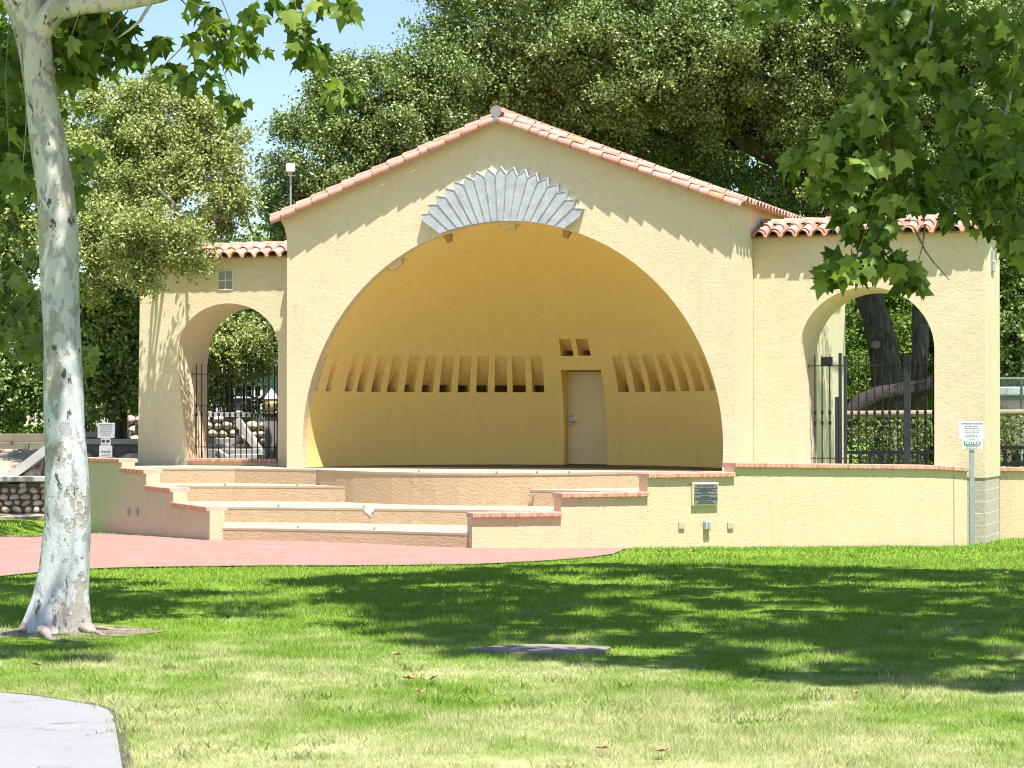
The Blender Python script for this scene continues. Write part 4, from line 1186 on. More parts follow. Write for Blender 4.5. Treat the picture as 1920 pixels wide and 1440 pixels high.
# --- yard seen through the left arch
stone_wall('rounded pale stone wall seen through the left gate', 380, 470, 50.5, 50.5, 781, 835, .21, .10, 9)
stone_wall('darker rough stone flank under the slanting rail behind the left gate', 448, 500, 48.2, 48.2, 790, 872, .24, None, 10, topw(500, 850, 48.2))
stone_wall('small stone wall beside the lamp pillar behind the left gate', 470, 512, 50.2, 50.2, 788, 850, .22, None, 11)
rail('white concrete stair rail slanting down behind the left gate', [at(449, 783, 47.8), at(502, 858, 47.8)], .5, .13)
rail('short white stair rail at the foot of the steps behind the left gate', [at(408, 842, 46.6), at(450, 868, 46.6)], .4, .12)
o = empty('garden_steps', at(430, 862, 47)); tag(o, 'pale concrete garden steps seen through the left gate', 'steps')
for k, (xa, xb, yt, yb, Y) in enumerate([(430, 490, 852, 880, 46.4), (380, 480, 842, 870, 47.0), (385, 460, 832, 860, 47.7), (380, 452, 822, 850, 48.3)]):
    a = at(xa, yt, Y); b = at(xb, yb, Y); m = MB(); m.bbox(((a.x + b.x) / 2, Y + .4, (a.z + b.z) / 2 - .2), (b.x - a.x, .8, a.z - b.z + .4), ch=.012); m.build('step', M['ledge' if k % 2 else 'cap'], o, world=True)
o = empty('lamp_pillar', at(509, 870, 46.0)); tag(o, 'grey pillar topped by an amber glass lamp behind the left gate', 'lamp')
c = at(509, 780, 46.0); zb = topw(509, 872, 46); m = MB(); m.bbox((c.x, c.y, (zb + c.z) / 2), (.27, .27, c.z - zb), ch=.015); m.build('pillar', M['ledge'], o, world=True)
m = MB(); m.bbox((c.x, c.y, c.z + .03), (.34, .34, .07), ch=.012); m.build('cap', M['iron'], o, world=True)
m = MB(); m.lathe((c.x, c.y, c.z + .07), [(.06, 0), (.12, .05), (.14, .18), (.13, .28), (.02, .30)], 10); m.build('glass_shade', M['lampglobe'], o, world=True)
m = MB(); m.lathe((c.x, c.y, c.z + .36), [(.15, -.01), (.13, .05), (.04, .16), (.01, .20)], 10); m.build('lamp_hood', M['white'], o, world=True)
ho = empty('house', at(465, 800, 55.6)); tag(ho, 'blue grey house with white framed window far behind the left gate', 'house')
a, b = at(405, 716, 55.6), at(560, 800, 55.6); m = MB(); m.box(((a.x + b.x) / 2, 57.6, (a.z + b.z) / 2 - .4), (b.x - a.x, 4, a.z - b.z + 1.4)); m.build('wall', M['house'], ho, world=True)
m = MB(); m.box(((a.x + b.x) / 2, 57.5, a.z + .42), (b.x - a.x + .5, 4.4, .22)); m.build('roof', M['ledge'], ho, world=True)
for (xa, xb) in ((440, 455.5), (460, 474), (476, 488)):
    q0, q1 = at(xa, 723, 55.5), at(xb, 770, 55.5); m = MB(); m.box(((q0.x + q1.x) / 2, 55.56, (q0.z + q1.z) / 2), (q1.x - q0.x, .06, q0.z - q1.z)); w = m.build('window', M['glassdark'], ho, world=True)
    m = MB(); W_, H_ = q1.x - q0.x, q0.z - q1.z; cx, cz = (q0.x + q1.x) / 2, (q0.z + q1.z) / 2
    for s in (-1, 1): m.box((cx + s * (W_ / 2 + .03), 55.51, cz), (.06, .08, H_)); m.box((cx, 55.51, cz + s * (H_ / 2 + .03)), (W_ + .12, .08, .06))
    m.box((cx, 55.505, cz + .02), (W_, .05, .04)); fr_ = m.build('frame', M['white'], w); fr_.data.transform(Matrix.Translation(-Vector(ho.location)))

# ------------------------------------------------------------------ right hand yard: fence, hedge, rail
def iron_fence(label, x0, x1, Y, yt, yb, n):
    a, b = at(x0, yt, Y), at(x1, yb, Y); o = empty('iron_fence', (a.x, Y, b.z)); tag(o, label, 'fence', 'black iron fences behind the bandshell')
    for z in (a.z, b.z + .06):
        m = MB(); m.box(((a.x + b.x) / 2, Y, z), (b.x - a.x, .06, .07)); m.build('rail', M['iron'], o, world=True)
    for k in range(n):
        x = a.x + (b.x - a.x) * (k + .5) / n; m = MB(); m.box((x, Y + .004, (a.z + b.z) / 2), (.06, .05, a.z - b.z - .09)); m.build('bar', M['iron'], o, world=True)
iron_fence('black iron fence behind the far right low wall', 1850, 2010, 43.0, 839, 876, 7)
iron_fence('black iron fence behind the hedge in the right arch', 1586, 1800, 46.5, 848, 880, 12)
o = empty('timber_rail', at(1700, 773, 50)); tag(o, 'brown timber rail above the hedge behind the right wing', 'rail')
a, b = at(1560, 777, 50), at(2080, 772, 50); m = MB(); m.tube([a, b], .075, 8); m.build('beam', M['wood'], o, world=True)
for x in (1680, 1893, 2000):
    p = at(x, 780, 50); m = MB(); m.tube([(p.x, 50.1, 0), (p.x, 50.1, p.z)], .06, 8); m.build('post', M['wood'], o, world=True)
# chain link fence
o = empty('chain_link_fence', at(1900, 770, 51)); tag(o, 'galvanised chain link fence right of the bandshell', 'fence')
a, b = at(1850, 709, 51), at(2060, 769, 51); m = MB()
nx = 46; stp = (b.x - a.x) / nx; H = a.z - b.z; d = H
for k in range(-int(H / stp) - 1, nx):
    for s in (0, 1):
        xa, xb = a.x + k * stp, a.x + k * stp + H; za, zb = (b.z, a.z) if s else (a.z, b.z)
        t0 = max(0, (a.x - xa) / H); t1 = min(1, (b.x - xa) / H)
        if t1 > t0: m.tube([(xa + H * t0, 51, za + (zb - za) * t0), (xa + H * t1, 51, za + (zb - za) * t1)], .006, 3, False)
m.build('mesh_panel', M['steel'], o, world=True)
m = MB(); m.tube([(a.x, 51, a.z), (b.x, 51, a.z)], .025, 6); m.build('top_rail', M['white'], o, world=True)
for x in (1916, 1985):
    p = at(x, 740, 51); m = MB(); m.tube([(p.x, 51.04, 0), (p.x, 51.04, a.z)], .03, 6); m.build('post', M['steel'], o, world=True)
o = empty('trailer', at(1930, 770, 56)); tag(o, 'pale flat sided trailer parked beyond the chain link fence', 'trailer')
a, b = at(1858, 726, 56), at(2100, 738, 56)
m = MB(); m.bbox(((a.x + b.x) / 2, 57.2, a.z - .1), (b.x - a.x, 2.4, .22), ch=.03); m.build('roof', M['vehicle'], o, world=True)
m = MB(); m.bbox(((a.x + b.x) / 2, 57.2, a.z - .95), (b.x - a.x - .1, 2.3, 1.5), ch=.05); m.build('body', M['wood'], o, world=True)
for x in (1935, 2040):
    p = at(x, 790, 56); m = MB(); m.tube([(p.x, 55.9, .35), (p.x, 56.25, .35)], .35, 14); m.build('wheel', M['iron'], o, world=True)

# ------------------------------------------------------------------ foliage
CAMN = np.array([0, 0, EYE])
def unit(a): return a / np.maximum(np.linalg.norm(a, axis=1, keepdims=True), 1e-9)
def leaf_quads(C, out, L, W, flat=.40, up=.30, rng=RNG):
    n = len(C)
    nrm = unit(out * flat + rng.normal(size=(n, 3)) * .75 + np.array([0, 0, up]))
    t = unit(np.cross(nrm, rng.normal(size=(n, 3)))); b = np.cross(nrm, t)
    s = rng.uniform(.65, 1.3, (n, 1)); t = t * L * .5 * s; b = b * W * .5 * s
    V = np.empty((n, 4, 3)); V[:, 0] = C - t; V[:, 1] = C + b - t * .15; V[:, 2] = C + t; V[:, 3] = C - b - t * .15
    return V.reshape(-1, 3)
def crown_points(lobes, nclump, per, cr, rng, front_bias=.5, squash=.8):
    """clumps scattered over the lobes' outer surface, leaves scattered through each clump"""
    vol = np.array([l[3] ** 2 for l in lobes]); vol = vol / vol.sum()
    Cs, Os = [], []
    idx = rng.choice(len(lobes), nclump, p=vol)
    for i in idx:
        x, y, z, r = lobes[i][:4]
        d = rng.normal(size=3); d /= np.linalg.norm(d)
        if d[1] > 0 and rng.random() < front_bias: d[1] = -d[1]
        rad = r * (rng.uniform(.72, 1.04) if rng.random() < .85 else rng.uniform(.3, .72))
        c = np.array([x, y, z]) + d * rad * np.array([1, 1, squash])
        k = cr * rng.uniform(.55, 1.25); m_ = int(per * rng.uniform(.6, 1.3))
        q = unit(rng.normal(size=(m_, 3))); rr = rng.uniform(0, 1, (m_, 1)) ** .45
        nt_ = max(3, m_ // 16); pick = rng.integers(0, nt_, m_)
        P = (c + q * rr * k * np.array([1.15, 1.15, .7]))[pick] + rng.normal(size=(m_, 3)) * .085
        Cs.append(P); Os.append(unit(q[pick] + d * .7))
    return np.concatenate(Cs), np.concatenate(Os)
def limbs(mb, base, tips, r0, sag=.0, seed=0):
    rnd = random.Random(seed); base = Vector(base)
    for t in tips:
        t = Vector(t); n = 7; pts = []
        for k in range(n):
            f = k / (n - 1); p = base.lerp(t, f); p.z += math.sin(f * math.pi) * (t - base).length * .10
            if 0 < k < n - 1: p += Vector((rnd.uniform(-.12, .12), rnd.uniform(-.12, .12), rnd.uniform(-.08, .08))) * (t - base).length * .35
            pts.append(p)
        mb.tube(pts, [r0 * (1 - .82 * k / (n - 1)) for k in range(n)], 7, True, .15, seed)
def tree(name, label, base, trunk_pts, trunk_r, lobes, nclump, per, cr, L, W, mat, seed, group=None, bark='oakbark', cat='tree', front=.5, squash=.8, limbn=9, origin_low=True):
    rng = np.random.default_rng(seed)
    o = empty(name, base); tag(o, label, cat, group)
    if trunk_pts:
        m = MB(); m.tube(resample(trunk_pts, 12), [trunk_r * (1.25 - .6 * k / 11) for k in range(12)], 12, True, .2, seed, 1.5)
        tr = m.build('trunk', M[bark], o, world=True)
        m = MB(); top = trunk_pts[-1]; rr = random.Random(seed)
        tips = []
        for l in lobes:
            for _ in range(max(1, limbn // len(lobes))):
                d = Vector((rr.uniform(-1, 1), rr.uniform(-1, 1), rr.uniform(-.3, 1))).normalized()
                tips.append(Vector(l[:3]) + d * l[3] * .75)
        limbs(m, top, tips, trunk_r * .45, 0, seed); m.build('limbs', M[bark], o, world=True)
    C, O = crown_points(lobes, nclump, per, cr, rng, front, squash)
    V = leaf_quads(C, O, L, W, rng=rng)
    fast_mesh('crown', V, 4, M[mat], o, rng.random(len(C)), base)
    return o
def lobe(x, y, Y, r): p = at(x, y, Y); return (p.x, p.y, p.z, r)
OG = 'oak trees behind the bandshell'
# big oak above the gable
b0 = at(1662, 800, 53.0)
tr1 = [Vector((b0.x, 53, 0)), at(1662, 720, 53), at(1655, 650, 53), at(1640, 590, 53), at(1600, 480, 53.4), at(1500, 330, 54)]
tree('oak_tree', 'huge dense dark oak crown rising right above the gable', (b0.x, 53, 0), tr1, .36,
     [lobe(970, 60, 52, 1.9), lobe(890, 130, 51.0, 1.5), lobe(1090, 70, 51.2, 1.9), lobe(1230, 40, 51.6, 2.1), lobe(1180, 140, 51.0, 1.6), lobe(1370, 80, 51.2, 2.1), lobe(1480, 40, 51.8, 2.0), lobe(1440, 170, 51.6, 1.6), lobe(1300, 170, 52.2, 1.6), lobe(1040, 170, 52.4, 1.6), lobe(880, 30, 52, 1.3), lobe(850, 200, 52.2, 1.2),
      lobe(1330, 230, 54.5, 2.2), lobe(1000, 250, 54.5, 2.0), lobe(1180, 265, 55, 2.0), lobe(1120, 0, 54, 2.4), lobe(1400, 0, 54, 2.4)],
     760, 440, .55, .085, .05, 'oakleaf', 21, OG, front=.72)
# lighter oak on the gable's left
b0 = at(640, 800, 51)
tree('oak_tree', 'mid green oak with loose edges against the sky left of the gable', (b0.x, 51, 0), [Vector((b0.x, 51, 0)), at(660, 600, 51), at(690, 420, 51), at(720, 330, 51)], .26,
     [lobe(600, 300, 50, 1.35), lobe(700, 190, 50.5, 1.3), lobe(760, 280, 50.5, 1.5), lobe(555, 395, 50, .9), lobe(660, 390, 50, 1.2), lobe(810, 170, 51, 1.3), lobe(610, 180, 50.5, .65)],
     260, 400, .52, .08, .048, 'oakleaf', 22, OG, front=.6)
# right oak
b0 = at(1722, 800, 51.5)
tree('oak_tree', 'grey green oak filling the upper right behind the hanging branches', (b0.x, 51.5, 0), [Vector((b0.x, 51.5, 0)), at(1722, 720, 51.5), at(1726, 640, 51.5), at(1722, 590, 51.5), at(1740, 430, 52), at(1760, 300, 53)], .2,
     [lobe(1600, 60, 51, 1.9), lobe(1730, 50, 50.8, 1.9), lobe(1850, 60, 50.6, 2.1), lobe(1560, 200, 51.4, 1.6), lobe(1690, 190, 51, 1.8), lobe(1820, 190, 50.6, 1.9), lobe(1920, 220, 50.5, 1.8), lobe(1480, 370, 54, 1.1), lobe(1600, 330, 53, 1.7), lobe(1760, 320, 52, 1.8), lobe(1900, 350, 52, 1.6), lobe(1680, 0, 52.6, 2.3), lobe(2020, 120, 51, 2.4), lobe(1612, 345, 43.9, .75), lobe(1560, 395, 44.6, .5), lobe(1650, 300, 44.2, .6)],
     620, 420, .55, .08, .048, 'oakleaf', 23, OG, front=.72)
# left oak whose bough hangs over the wing
b0 = at(215, 800, 49.4)
tree('oak_tree', 'pale olive oak whose low bough droops over the left wing roof', (b0.x, 49.4, 0), [Vector((b0.x, 49.4, 0)), at(225, 640, 49.0), at(255, 520, 48), at(285, 380, 47)], .2,
     [lobe(300, 240, 46.5, 1.15), lobe(230, 320, 46, 1.25), lobe(360, 320, 46.5, 1.05), lobe(160, 260, 46.5, 1.0), lobe(300, 400, 46, 1.15), lobe(190, 430, 45.5, 1.0), lobe(400, 260, 47, .7), lobe(405, 390, 46.5, .75), lobe(240, 190, 47, .8),
      lobe(335, 474, 43.3, .5), lobe(280, 515, 43.2, .42), lobe(310, 430, 43.0, .6), lobe(250, 460, 43.1, .5), lobe(360, 500, 43.5, .2), lobe(150, 500, 45, .8)],
     310, 380, .36, .078, .046, 'oakleaf2', 24, OG, front=.65, limbn=26)
# dark trees and shrubs behind
DG = 'background trees behind the yard'
def bgtree(label, x, y, Y, r, seed, n=120, mat='oakleaf', per=260, L=.12, W=.075, cr=.7, extra=(), name='oak_tree', grp=DG, sq=.85):
    b = at(x, 800, Y); lo = [lobe(x, y, Y, r)] + [lobe(*e) for e in extra]
    return tree(name, label, (b.x, b.y, 0), [Vector((b.x, b.y, 0)), Vector((b.x + .05, b.y, lo[0][2] * .5)), Vector((b.x - .05, b.y, max(lo[0][2] - r * .3, .8)))], .09 + .04 * r, lo, n, per, cr, L, W, mat, seed, grp, front=.6, squash=sq)
bgtree('dark bushy tree between the sycamore and the left wing', 210, 630, 48.3, 1.3, 31, 170, extra=((160, 700, 48.2, .8), (240, 695, 48.2, .5), (235, 610, 47.8, .5), (205, 680, 48.0, .5), (140, 610, 48.3, 1.0), (60, 690, 51.8, 1.1), (-20, 650, 52, 1.3), (90, 750, 51.6, .7), (10, 770, 51.6, .6), (210, 560, 47.4, .5)))
bgtree('dark tree filling the left frame edge behind the sand bank', 20, 560, 55, 2.0, 32, 150, 'oakleaf2', extra=((-60, 400, 55, 2.2), (60, 420, 54, 1.5), (-10, 750, 54.5, 1.0), (60, 310, 54, 1.4)))
bgtree('dark tree seen through the top of the left arch', 500, 600, 62, 2.4, 33, 150, extra=((560, 640, 63, 2.0), (420, 560, 63, 2.0), (480, 470, 62, 1.6)))
bgtree('bright round leafed tree seen through the left arch', 430, 650, 52.5, .72, 34, 70, 'oakleaf2', 330, .09, .055, .35, extra=((410, 690, 52.5, .45), (465, 680, 52.6, .5)))
bgtree('pale green tree low in the right arch background', 1650, 640, 62, 2.2, 35, 120, 'sycleaf', extra=((1720, 560, 62, 1.8), (1600, 720, 61, 1.4), (1745, 680, 61, 1.3)))
bgtree('dark tree right of the end pier', 1910, 600, 60, 2.4, 36, 170, extra=((1960, 420, 60, 2.6), (1880, 480, 60, 1.8), (1920, 700, 60, 1.1)))
for k, (x, y, r) in enumerate([(-250, 450, 4.5), (330, 620, 3.0), (700, 500, 4.0), (1000, 480, 4.2), (1350, 480, 3.6), (1560, 560, 3.4), (1800, 560, 3.6), (2150, 380, 4.6), (1010, 130, 3.6), (1280, 150, 3.8), (1560, 150, 3.8), (1830, 180, 4.0)]):
    bgtree(['far dark tree beyond the left edge of the frame', 'far tree behind the left wing', 'far tree behind the left roof slope', 'far tree behind the gable peak', 'far tree behind the right roof slope, in the gap with sky', 'far tree behind the right wing roof', 'far tree behind the end pier', 'far tree beyond the right edge of the frame', 'tall far tree closing the gaps above the gable peak', 'tall far tree closing the gaps above the right roof slope', 'tall far tree closing the gaps behind the grey green oak', 'tall far tree closing the gaps at the upper right'][k],
           x, y, 68 + k % 3, r, 50 + k, 110 if k < 8 else 190, 'oakleaf', 220, .2, .12, 1.1, ((x + 60, 720, 68, r * .6), (x - 90, 730, 69, r * .6)), grp='far trees closing the view')
# hedges and shrubs
def shrub(name, label, boxes, n, L, W, mat, seed, group=None, cat='hedge'):
    rng = np.random.default_rng(seed); Cs = []
    for (x0, x1, y0, y1, Y, dep) in boxes:
        a, b = at(x0, y0, Y), at(x1, y1, Y)
        k = int(n * (b.x - a.x) * (a.z - b.z))
        P = rng.random((k, 3)) * np.array([b.x - a.x, dep, a.z - b.z]) + np.array([a.x, Y, b.z])
        wob = np.array([pnoise((p[0] * 1.8, p[1] * 1.8, p[2] * 1.8 + seed)) for p in P]); P = P[wob > -.18]
        Cs.append(P)
    P = np.concatenate(Cs); base = (float(P[:, 0].mean()), float(P[:, 1].mean()), float(P[:, 2].min()))
    o = empty(name, base); tag(o, label, cat, group)
    fast_mesh('leaves', leaf_quads(P, np.tile([[0, -.6, .3]], (len(P), 1)), L, W, rng=rng), 4, M[mat], o, rng.random(len(P)), base)
    m = MB(); rr = random.Random(seed)
    for _ in range(14):
        i = rr.randrange(len(P)); t = Vector(P[i]); b = Vector((base[0] + (t.x - base[0]) * .8, base[1] + rr.uniform(-.2, .2), base[2] - .4))
        m.tube([b, b.lerp(t, .5) + Vector((.05, 0, .05)), t], [.02, .014, .006], 5)
    m.build('stems', M['oakbark'], o, world=True)
shrub('hedge', 'sunlit clipped hedge behind the right gate', [(1600, 1800, 782, 872, 47.4, 1.0)], 1500, .075, .05, 'hedgeleaf', 61)
shrub('hedge', 'bright yellow green hedge right of the end pier', [(1868, 2040, 780, 842, 45.5, .9), (1868, 2040, 842, 875, 46.2, .5)], 1500, .075, .05, 'hedgeleaf', 62)
shrub('shrub', 'dry yellowish shrub behind the sign post', [(185, 236, 755, 816, 50.0, .5)], 1300, .07, .035, 'dryleaf', 63, None, 'shrub')
shrub('shrub', 'green shrub at the foot of the wall beside the trunk', [(150, 190, 762, 815, 50.2, .5)], 1500, .075, .045, 'hedgeleaf', 64, None, 'shrub')
shrub('shrub', 'leafy bright shrub behind the left gate bars', [(385, 437, 705, 778, 52.0, .6), (455, 500, 740, 776, 53, .4)], 1500, .09, .055, 'hedgeleaf', 65, None, 'shrub')
# leaning limb behind right gate
o = empty('fallen_limb', at(1590, 770, 50.6)); tag(o, 'thick dark leaning limb crossing behind the right gate', 'tree limb')
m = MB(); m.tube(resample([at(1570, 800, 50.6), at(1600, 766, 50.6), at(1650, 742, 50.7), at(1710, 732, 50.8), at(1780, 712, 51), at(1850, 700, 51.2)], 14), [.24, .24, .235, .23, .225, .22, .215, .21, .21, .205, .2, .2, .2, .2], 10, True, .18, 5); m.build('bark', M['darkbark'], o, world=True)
m = MB(); q = at(1643, 646, 52.6); m.tube([q + Vector((0, .15, 0)), q + Vector((0, -.06, 0))], [.11, .10], 12, True, .1); kn = m.build('sawn_knot', M['wood'], None, (q.x, q.y, q.z), world=True); tag(kn, 'pale sawn branch stub on the oak trunk in the right arch', 'branch stub')

# ------------------------------------------------------------------ sycamores
LEAF = np.array([(0, 0), (.16, -.07), (.46, .02), (.33, .22), (.53, .50), (.25, .50), (.0, .98), (-.25, .50), (-.53, .50), (-.33, .22), (-.46, .02), (-.16, -.07)])
def syc_leaves(P, size, rng, droop=.75):
    n = len(P)
    tip = unit(rng.normal(size=(n, 3)) * .65 + np.array([0, 0, -droop]))
    nrm = unit(rng.normal(size=(n, 3)) * .75 + np.array([.05, -.45, .55])); nrm = unit(nrm - tip * (nrm * tip).sum(1, keepdims=True))
    sd = np.cross(tip, nrm); s = size * rng.uniform(.5, 1.3, (n, 1))
    ctr = P + tip * s * .35
    tris = []
    k = len(LEAF)
    fold = rng.uniform(.05, .62, (n, 1)); curl = rng.uniform(.1, 1.1, (n, 1))
    pts = []
    for (a, b) in LEAF:
        pts.append(P + sd * (a * s) + tip * (b * s) - nrm * (abs(a) * s * fold) - nrm * (max(0, b - .3) ** 2 * s * curl))
    pts = np.stack(pts, 1)
    T = np.empty((n, k, 3, 3))
    for i in range(k): T[:, i, 0] = ctr; T[:, i, 1] = pts[:, i]; T[:, i, 2] = pts[:, (i + 1) % k]
    return T.reshape(-1, 3), np.repeat(rng.random(n), k)
def blob_points(blobs, rng):
    out = []
    for (x, y, rx, ry, Y, rY, n) in blobs:
        c = at(x, y, Y); k = Y / F
        q = unit(rng.normal(size=(n, 3))) * rng.uniform(0, 1, (n, 1)) ** .4
        out.append(np.array(c) + q * np.array([rx * k, rY, ry * k]))
    return np.concatenate(out)
def out_of_frame(P):
    d = P - CAMN; k = d[:, 1] * math.cos(PITCH) + d[:, 2] * math.sin(PITCH)
    yy = 720 - F * (-d[:, 1] * math.sin(PITCH) + d[:, 2] * math.cos(PITCH)) / k; xx = 960 + F * d[:, 0] / k
    return (yy < -45) | (xx < -60) | (xx > 1980)
def canopy(poly, hs, ncl, per, rad, rng):
    """leaf clusters standing where their shade falls inside the ground outline"""
    xs = [p[0] for p in poly]; ys = [p[1] for p in poly]; Cs = []
    sv = np.array([SAZ.x, SAZ.y]) / math.tan(SEL)
    while len(Cs) < ncl:
        x, y = rng.uniform(min(xs), max(xs)), rng.uniform(min(ys), max(ys))
        if not inpoly(x, y, poly): continue
        h = rng.uniform(*hs); c = np.array([x + sv[0] * h, y + sv[1] * h, h + .2])
        q = unit(rng.normal(size=(per, 3))) * rng.uniform(0, 1, (per, 1)) ** .5
        Cs.append(c + q * rad * rng.uniform(.6, 1.3) * np.array([1, 1, .6]))
    P = np.concatenate(Cs); return P[out_of_frame(P)]
# left sycamore
YS = TB.y
SY = empty('sycamore_tree', (TB.x, TB.y, .24)); tag(SY, 'white mottled sycamore trunk at the left with leaves hanging from its limb', 'tree', 'sycamore trees on the lawn')
k = YS / F
prof = [(1200, 103, 74), (1186, 103, 66), (1165, 104, 57), (1120, 112, 50), (1060, 120, 46), (980, 127, 42), (900, 126, 41), (800, 121, 38), (700, 117, 36.5), (600, 114, 35.5), (500, 111, 35), (430, 110, 35), (360, 105, 34), (280, 92, 34), (200, 80, 32), (120, 70, 32), (60, 60, 34), (20, 50, 36), (-60, 40, 34), (-200, 10, 30)]
pts = [at(x, y, YS + .05) for (y, x, r) in prof]; rad = [r * k for (y, x, r) in prof]
# finer rings
PP, RRd = [], []
for i in range(len(pts) - 1):
    n = max(2, int((pts[i + 1] - pts[i]).length / .07))
    for j in range(n): PP.append(pts[i].lerp(pts[i + 1], j / n)); RRd.append(rad[i] + (rad[i + 1] - rad[i]) * j / n)
m = MB(); seg = 40; vs = []
for i, (p, r) in enumerate(zip(PP, RRd)):
    hh = p.z - .24
    for q in range(seg):
        a = 2 * math.pi * q / seg; d = Vector((math.cos(a), math.sin(a), 0))
        fl = max(0, 1 - hh / .75); lobes_ = .16 * fl ** 1.5 * math.cos(5 * a + 1.1) + .10 * fl * math.cos(3 * a + .4)
        rr_ = r * (1 + lobes_ + .055 * pnoise(Vector((d.x * .9, d.y * .9, hh * 1.3)) + Vector((4, 1, 0))) * 2 + .02 * pnoise(Vector((d.x * 3, d.y * 3, hh * 5))))
        # long healed seam on the right side
        da = abs((a - 5.35 + math.pi) % (2 * math.pi) - math.pi); seam = math.exp(-(da / .16) ** 2) * max(0, min(1, (2.6 - hh) / .6)) * .13
        ridge = math.exp(-((da - .38) / .22) ** 2) * max(0, min(1, (2.4 - hh) / .8)) * .10
        rr_ *= 1 - seam + ridge
        vs.append(p + d * rr_)
m.add(vs, [(i * seg + q, i * seg + (q + 1) % seg, (i + 1) * seg + (q + 1) % seg, (i + 1) * seg + q) for i in range(len(PP) - 1) for q in range(seg)], True)
m.build('trunk', M['sycbark'], SY, world=True)
m = MB(); lb = resample([at(72, 60, YS), at(100, 18, YS - .05), at(150, 6, YS - .1), at(220, 2, YS - .1), at(290, -6, YS - .2), at(350, -30, YS - .3), at(450, -90, YS - .4)], 16)
m.tube(lb, [.115 - .004 * i for i in range(16)], 12, True, .25, 3, 2.5)
m.tube(resample([at(50, 40, YS), at(20, -20, YS), at(-10, -120, YS + .2)], 6), [.13, .12, .11, .10, .1, .09], 10, True, .15, 8)
m.tube(resample([at(290, -6, YS - .2), at(262, 40, YS - .2), at(240, 58, YS - .2), at(222, 70, YS)], 6), [.022, .019, .016, .012, .009, .006], 6)
m.build('limb', M['sycbark'], SY, world=True)
kx = at(84, 128, YS - .18); m = MB(); m.tube([kx + Vector((.04, .10, 0)), kx + Vector((.045, -.02, .0))], [.05, .034], 10, True, .2); m.build('knot', M['root'], SY, world=True)
rng = np.random.default_rng(71)
twl = [((330, -10), (400, 60), (430, 170), (465, 215)), ((400, -40), (440, 60), (400, 110)), ((540, -60), (560, 40), (580, 110), (600, 150)), ((600, -40), (640, 0), (670, 20)), ((600, 120), (640, 170)), ((240, 20), (200, 70), (190, 110)), ((150, 20), (130, 80), (150, 130)), ((20, 0), (10, 150), (20, 330)), ((40, 80), (50, 220), (40, 350)), ((60, 560), (20, 600), (40, 680)), ((340, 90), (300, 130), (340, 145))]
for tw in twl:
    m = MB()
    Y = YS + random.uniform(-.4, .4); pt = resample([at(x, y, Y) for x, y in tw], 8); m.tube(pt, [.007 - .0007 * i for i in range(8)], 5); m.build('twig', M['twigbark'], SY, world=True)
blobs = [(385, 40, 40, 50, YS, .5, 34), (430, 85, 35, 45, YS, .4, 26), (395, 130, 26, 36, YS, .4, 16), (440, 190, 28, 26, YS, .3, 16), (460, 40, 26, 26, YS, .3, 9), (480, 85, 22, 16, YS, .3, 7),
         (545, 20, 34, 30, YS, .4, 17), (570, 80, 36, 46, YS, .4, 28), (600, 115, 22, 18, YS, .3, 8), (640, 170, 42, 22, YS, .3, 15), (650, 12, 34, 16, YS, .3, 10), (505, 10, 30, 16, YS, .3, 8), (610, 10, 20, 16, YS, .3, 6),
         (320, 130, 34, 16, YS, .3, 11), (300, 75, 25, 20, YS, .3, 7), (345, 150, 24, 14, YS, .3, 8),
         (165, 90, 66, 55, YS + .5, .6, 95), (215, 60, 45, 45, YS + .4, .5, 48), (240, 105, 25, 30, YS + .4, .4, 18), (130, 130, 40, 24, YS + .3, .4, 24), (165, 30, 70, 26, YS + .5, .5, 40),
         (20, 110, 42, 60, YS + .7, .6, 70), (15, 220, 40, 70, YS + .7, .6, 70), (25, 330, 40, 60, YS + .7, .6, 44), (-30, 200, 60, 150, YS + .7, .6, 90), (45, 300, 22, 60, YS + .6, .4, 22), (140, 330, 20, 60, YS + 1.0, .5, 14)]
P = blob_points(blobs, rng)
V, at2 = syc_leaves(P, .185, rng)
fast_mesh('leaves', V, 3, M['sycleaf'], SY, at2, SY.location)
blobs = [(20, 540, 55, 45, YS + 1.2, .5, 60), (30, 610, 45, 50, YS + 1.2, .5, 52), (70, 650, 40, 34, YS + 1.0, .4, 22), (-30, 580, 60, 80, YS + 1.2, .5, 60), (160, 655, 18, 16, YS + .9, .3, 6), (165, 700, 20, 24, YS + .9, .3, 9), (150, 740, 14, 16, YS + .9, .3, 4), (150, 300, 40, 30, YS + 1.6, .6, 16), (60, 480, 40, 20, YS + 1.4, .4, 14)]
P = blob_points(blobs, rng); V, at2 = syc_leaves(P, .17, rng); fast_mesh('low_leaves', V, 3, M['sycleaf2'], SY, at2, SY.location)
gp = lambda x, y: (onw(x, y, .24).x, onw(x, y, .24).y)
polyL = [gp(-200, 1090), gp(150, 1084), gp(300, 1098), gp(440, 1112), gp(530, 1128), gp(540, 1142), gp(420, 1152), gp(250, 1158), gp(150, 1168), gp(-200, 1185)]
P1 = canopy(polyL, (7.5, 9.5), 64, 90, .5, rng)
polyL2 = [gp(-150, 1198), gp(90, 1192), gp(150, 1205), gp(200, 1232), gp(90, 1243), gp(-150, 1250)]
P2 = canopy(polyL2, (8, 9.5), 14, 60, .38, rng)
of_ = out_of_frame; out_of_frame = lambda q: np.ones(len(q), bool)
w28 = lambda x, y: (onw(x, y, .26).x, onw(x, y, .26).y)
P3 = canopy([w28(-120, 966), w28(95, 966), w28(110, 982), w28(60, 1001), w28(-120, 1003)], (7.4, 9.4), 26, 60, .55, rng); out_of_frame = of_
P = np.concatenate([P1, P2, P3]); V, at2 = syc_leaves(P, .19, rng); fast_mesh('canopy', V, 3, M['sycleaf'], SY, at2, SY.location)
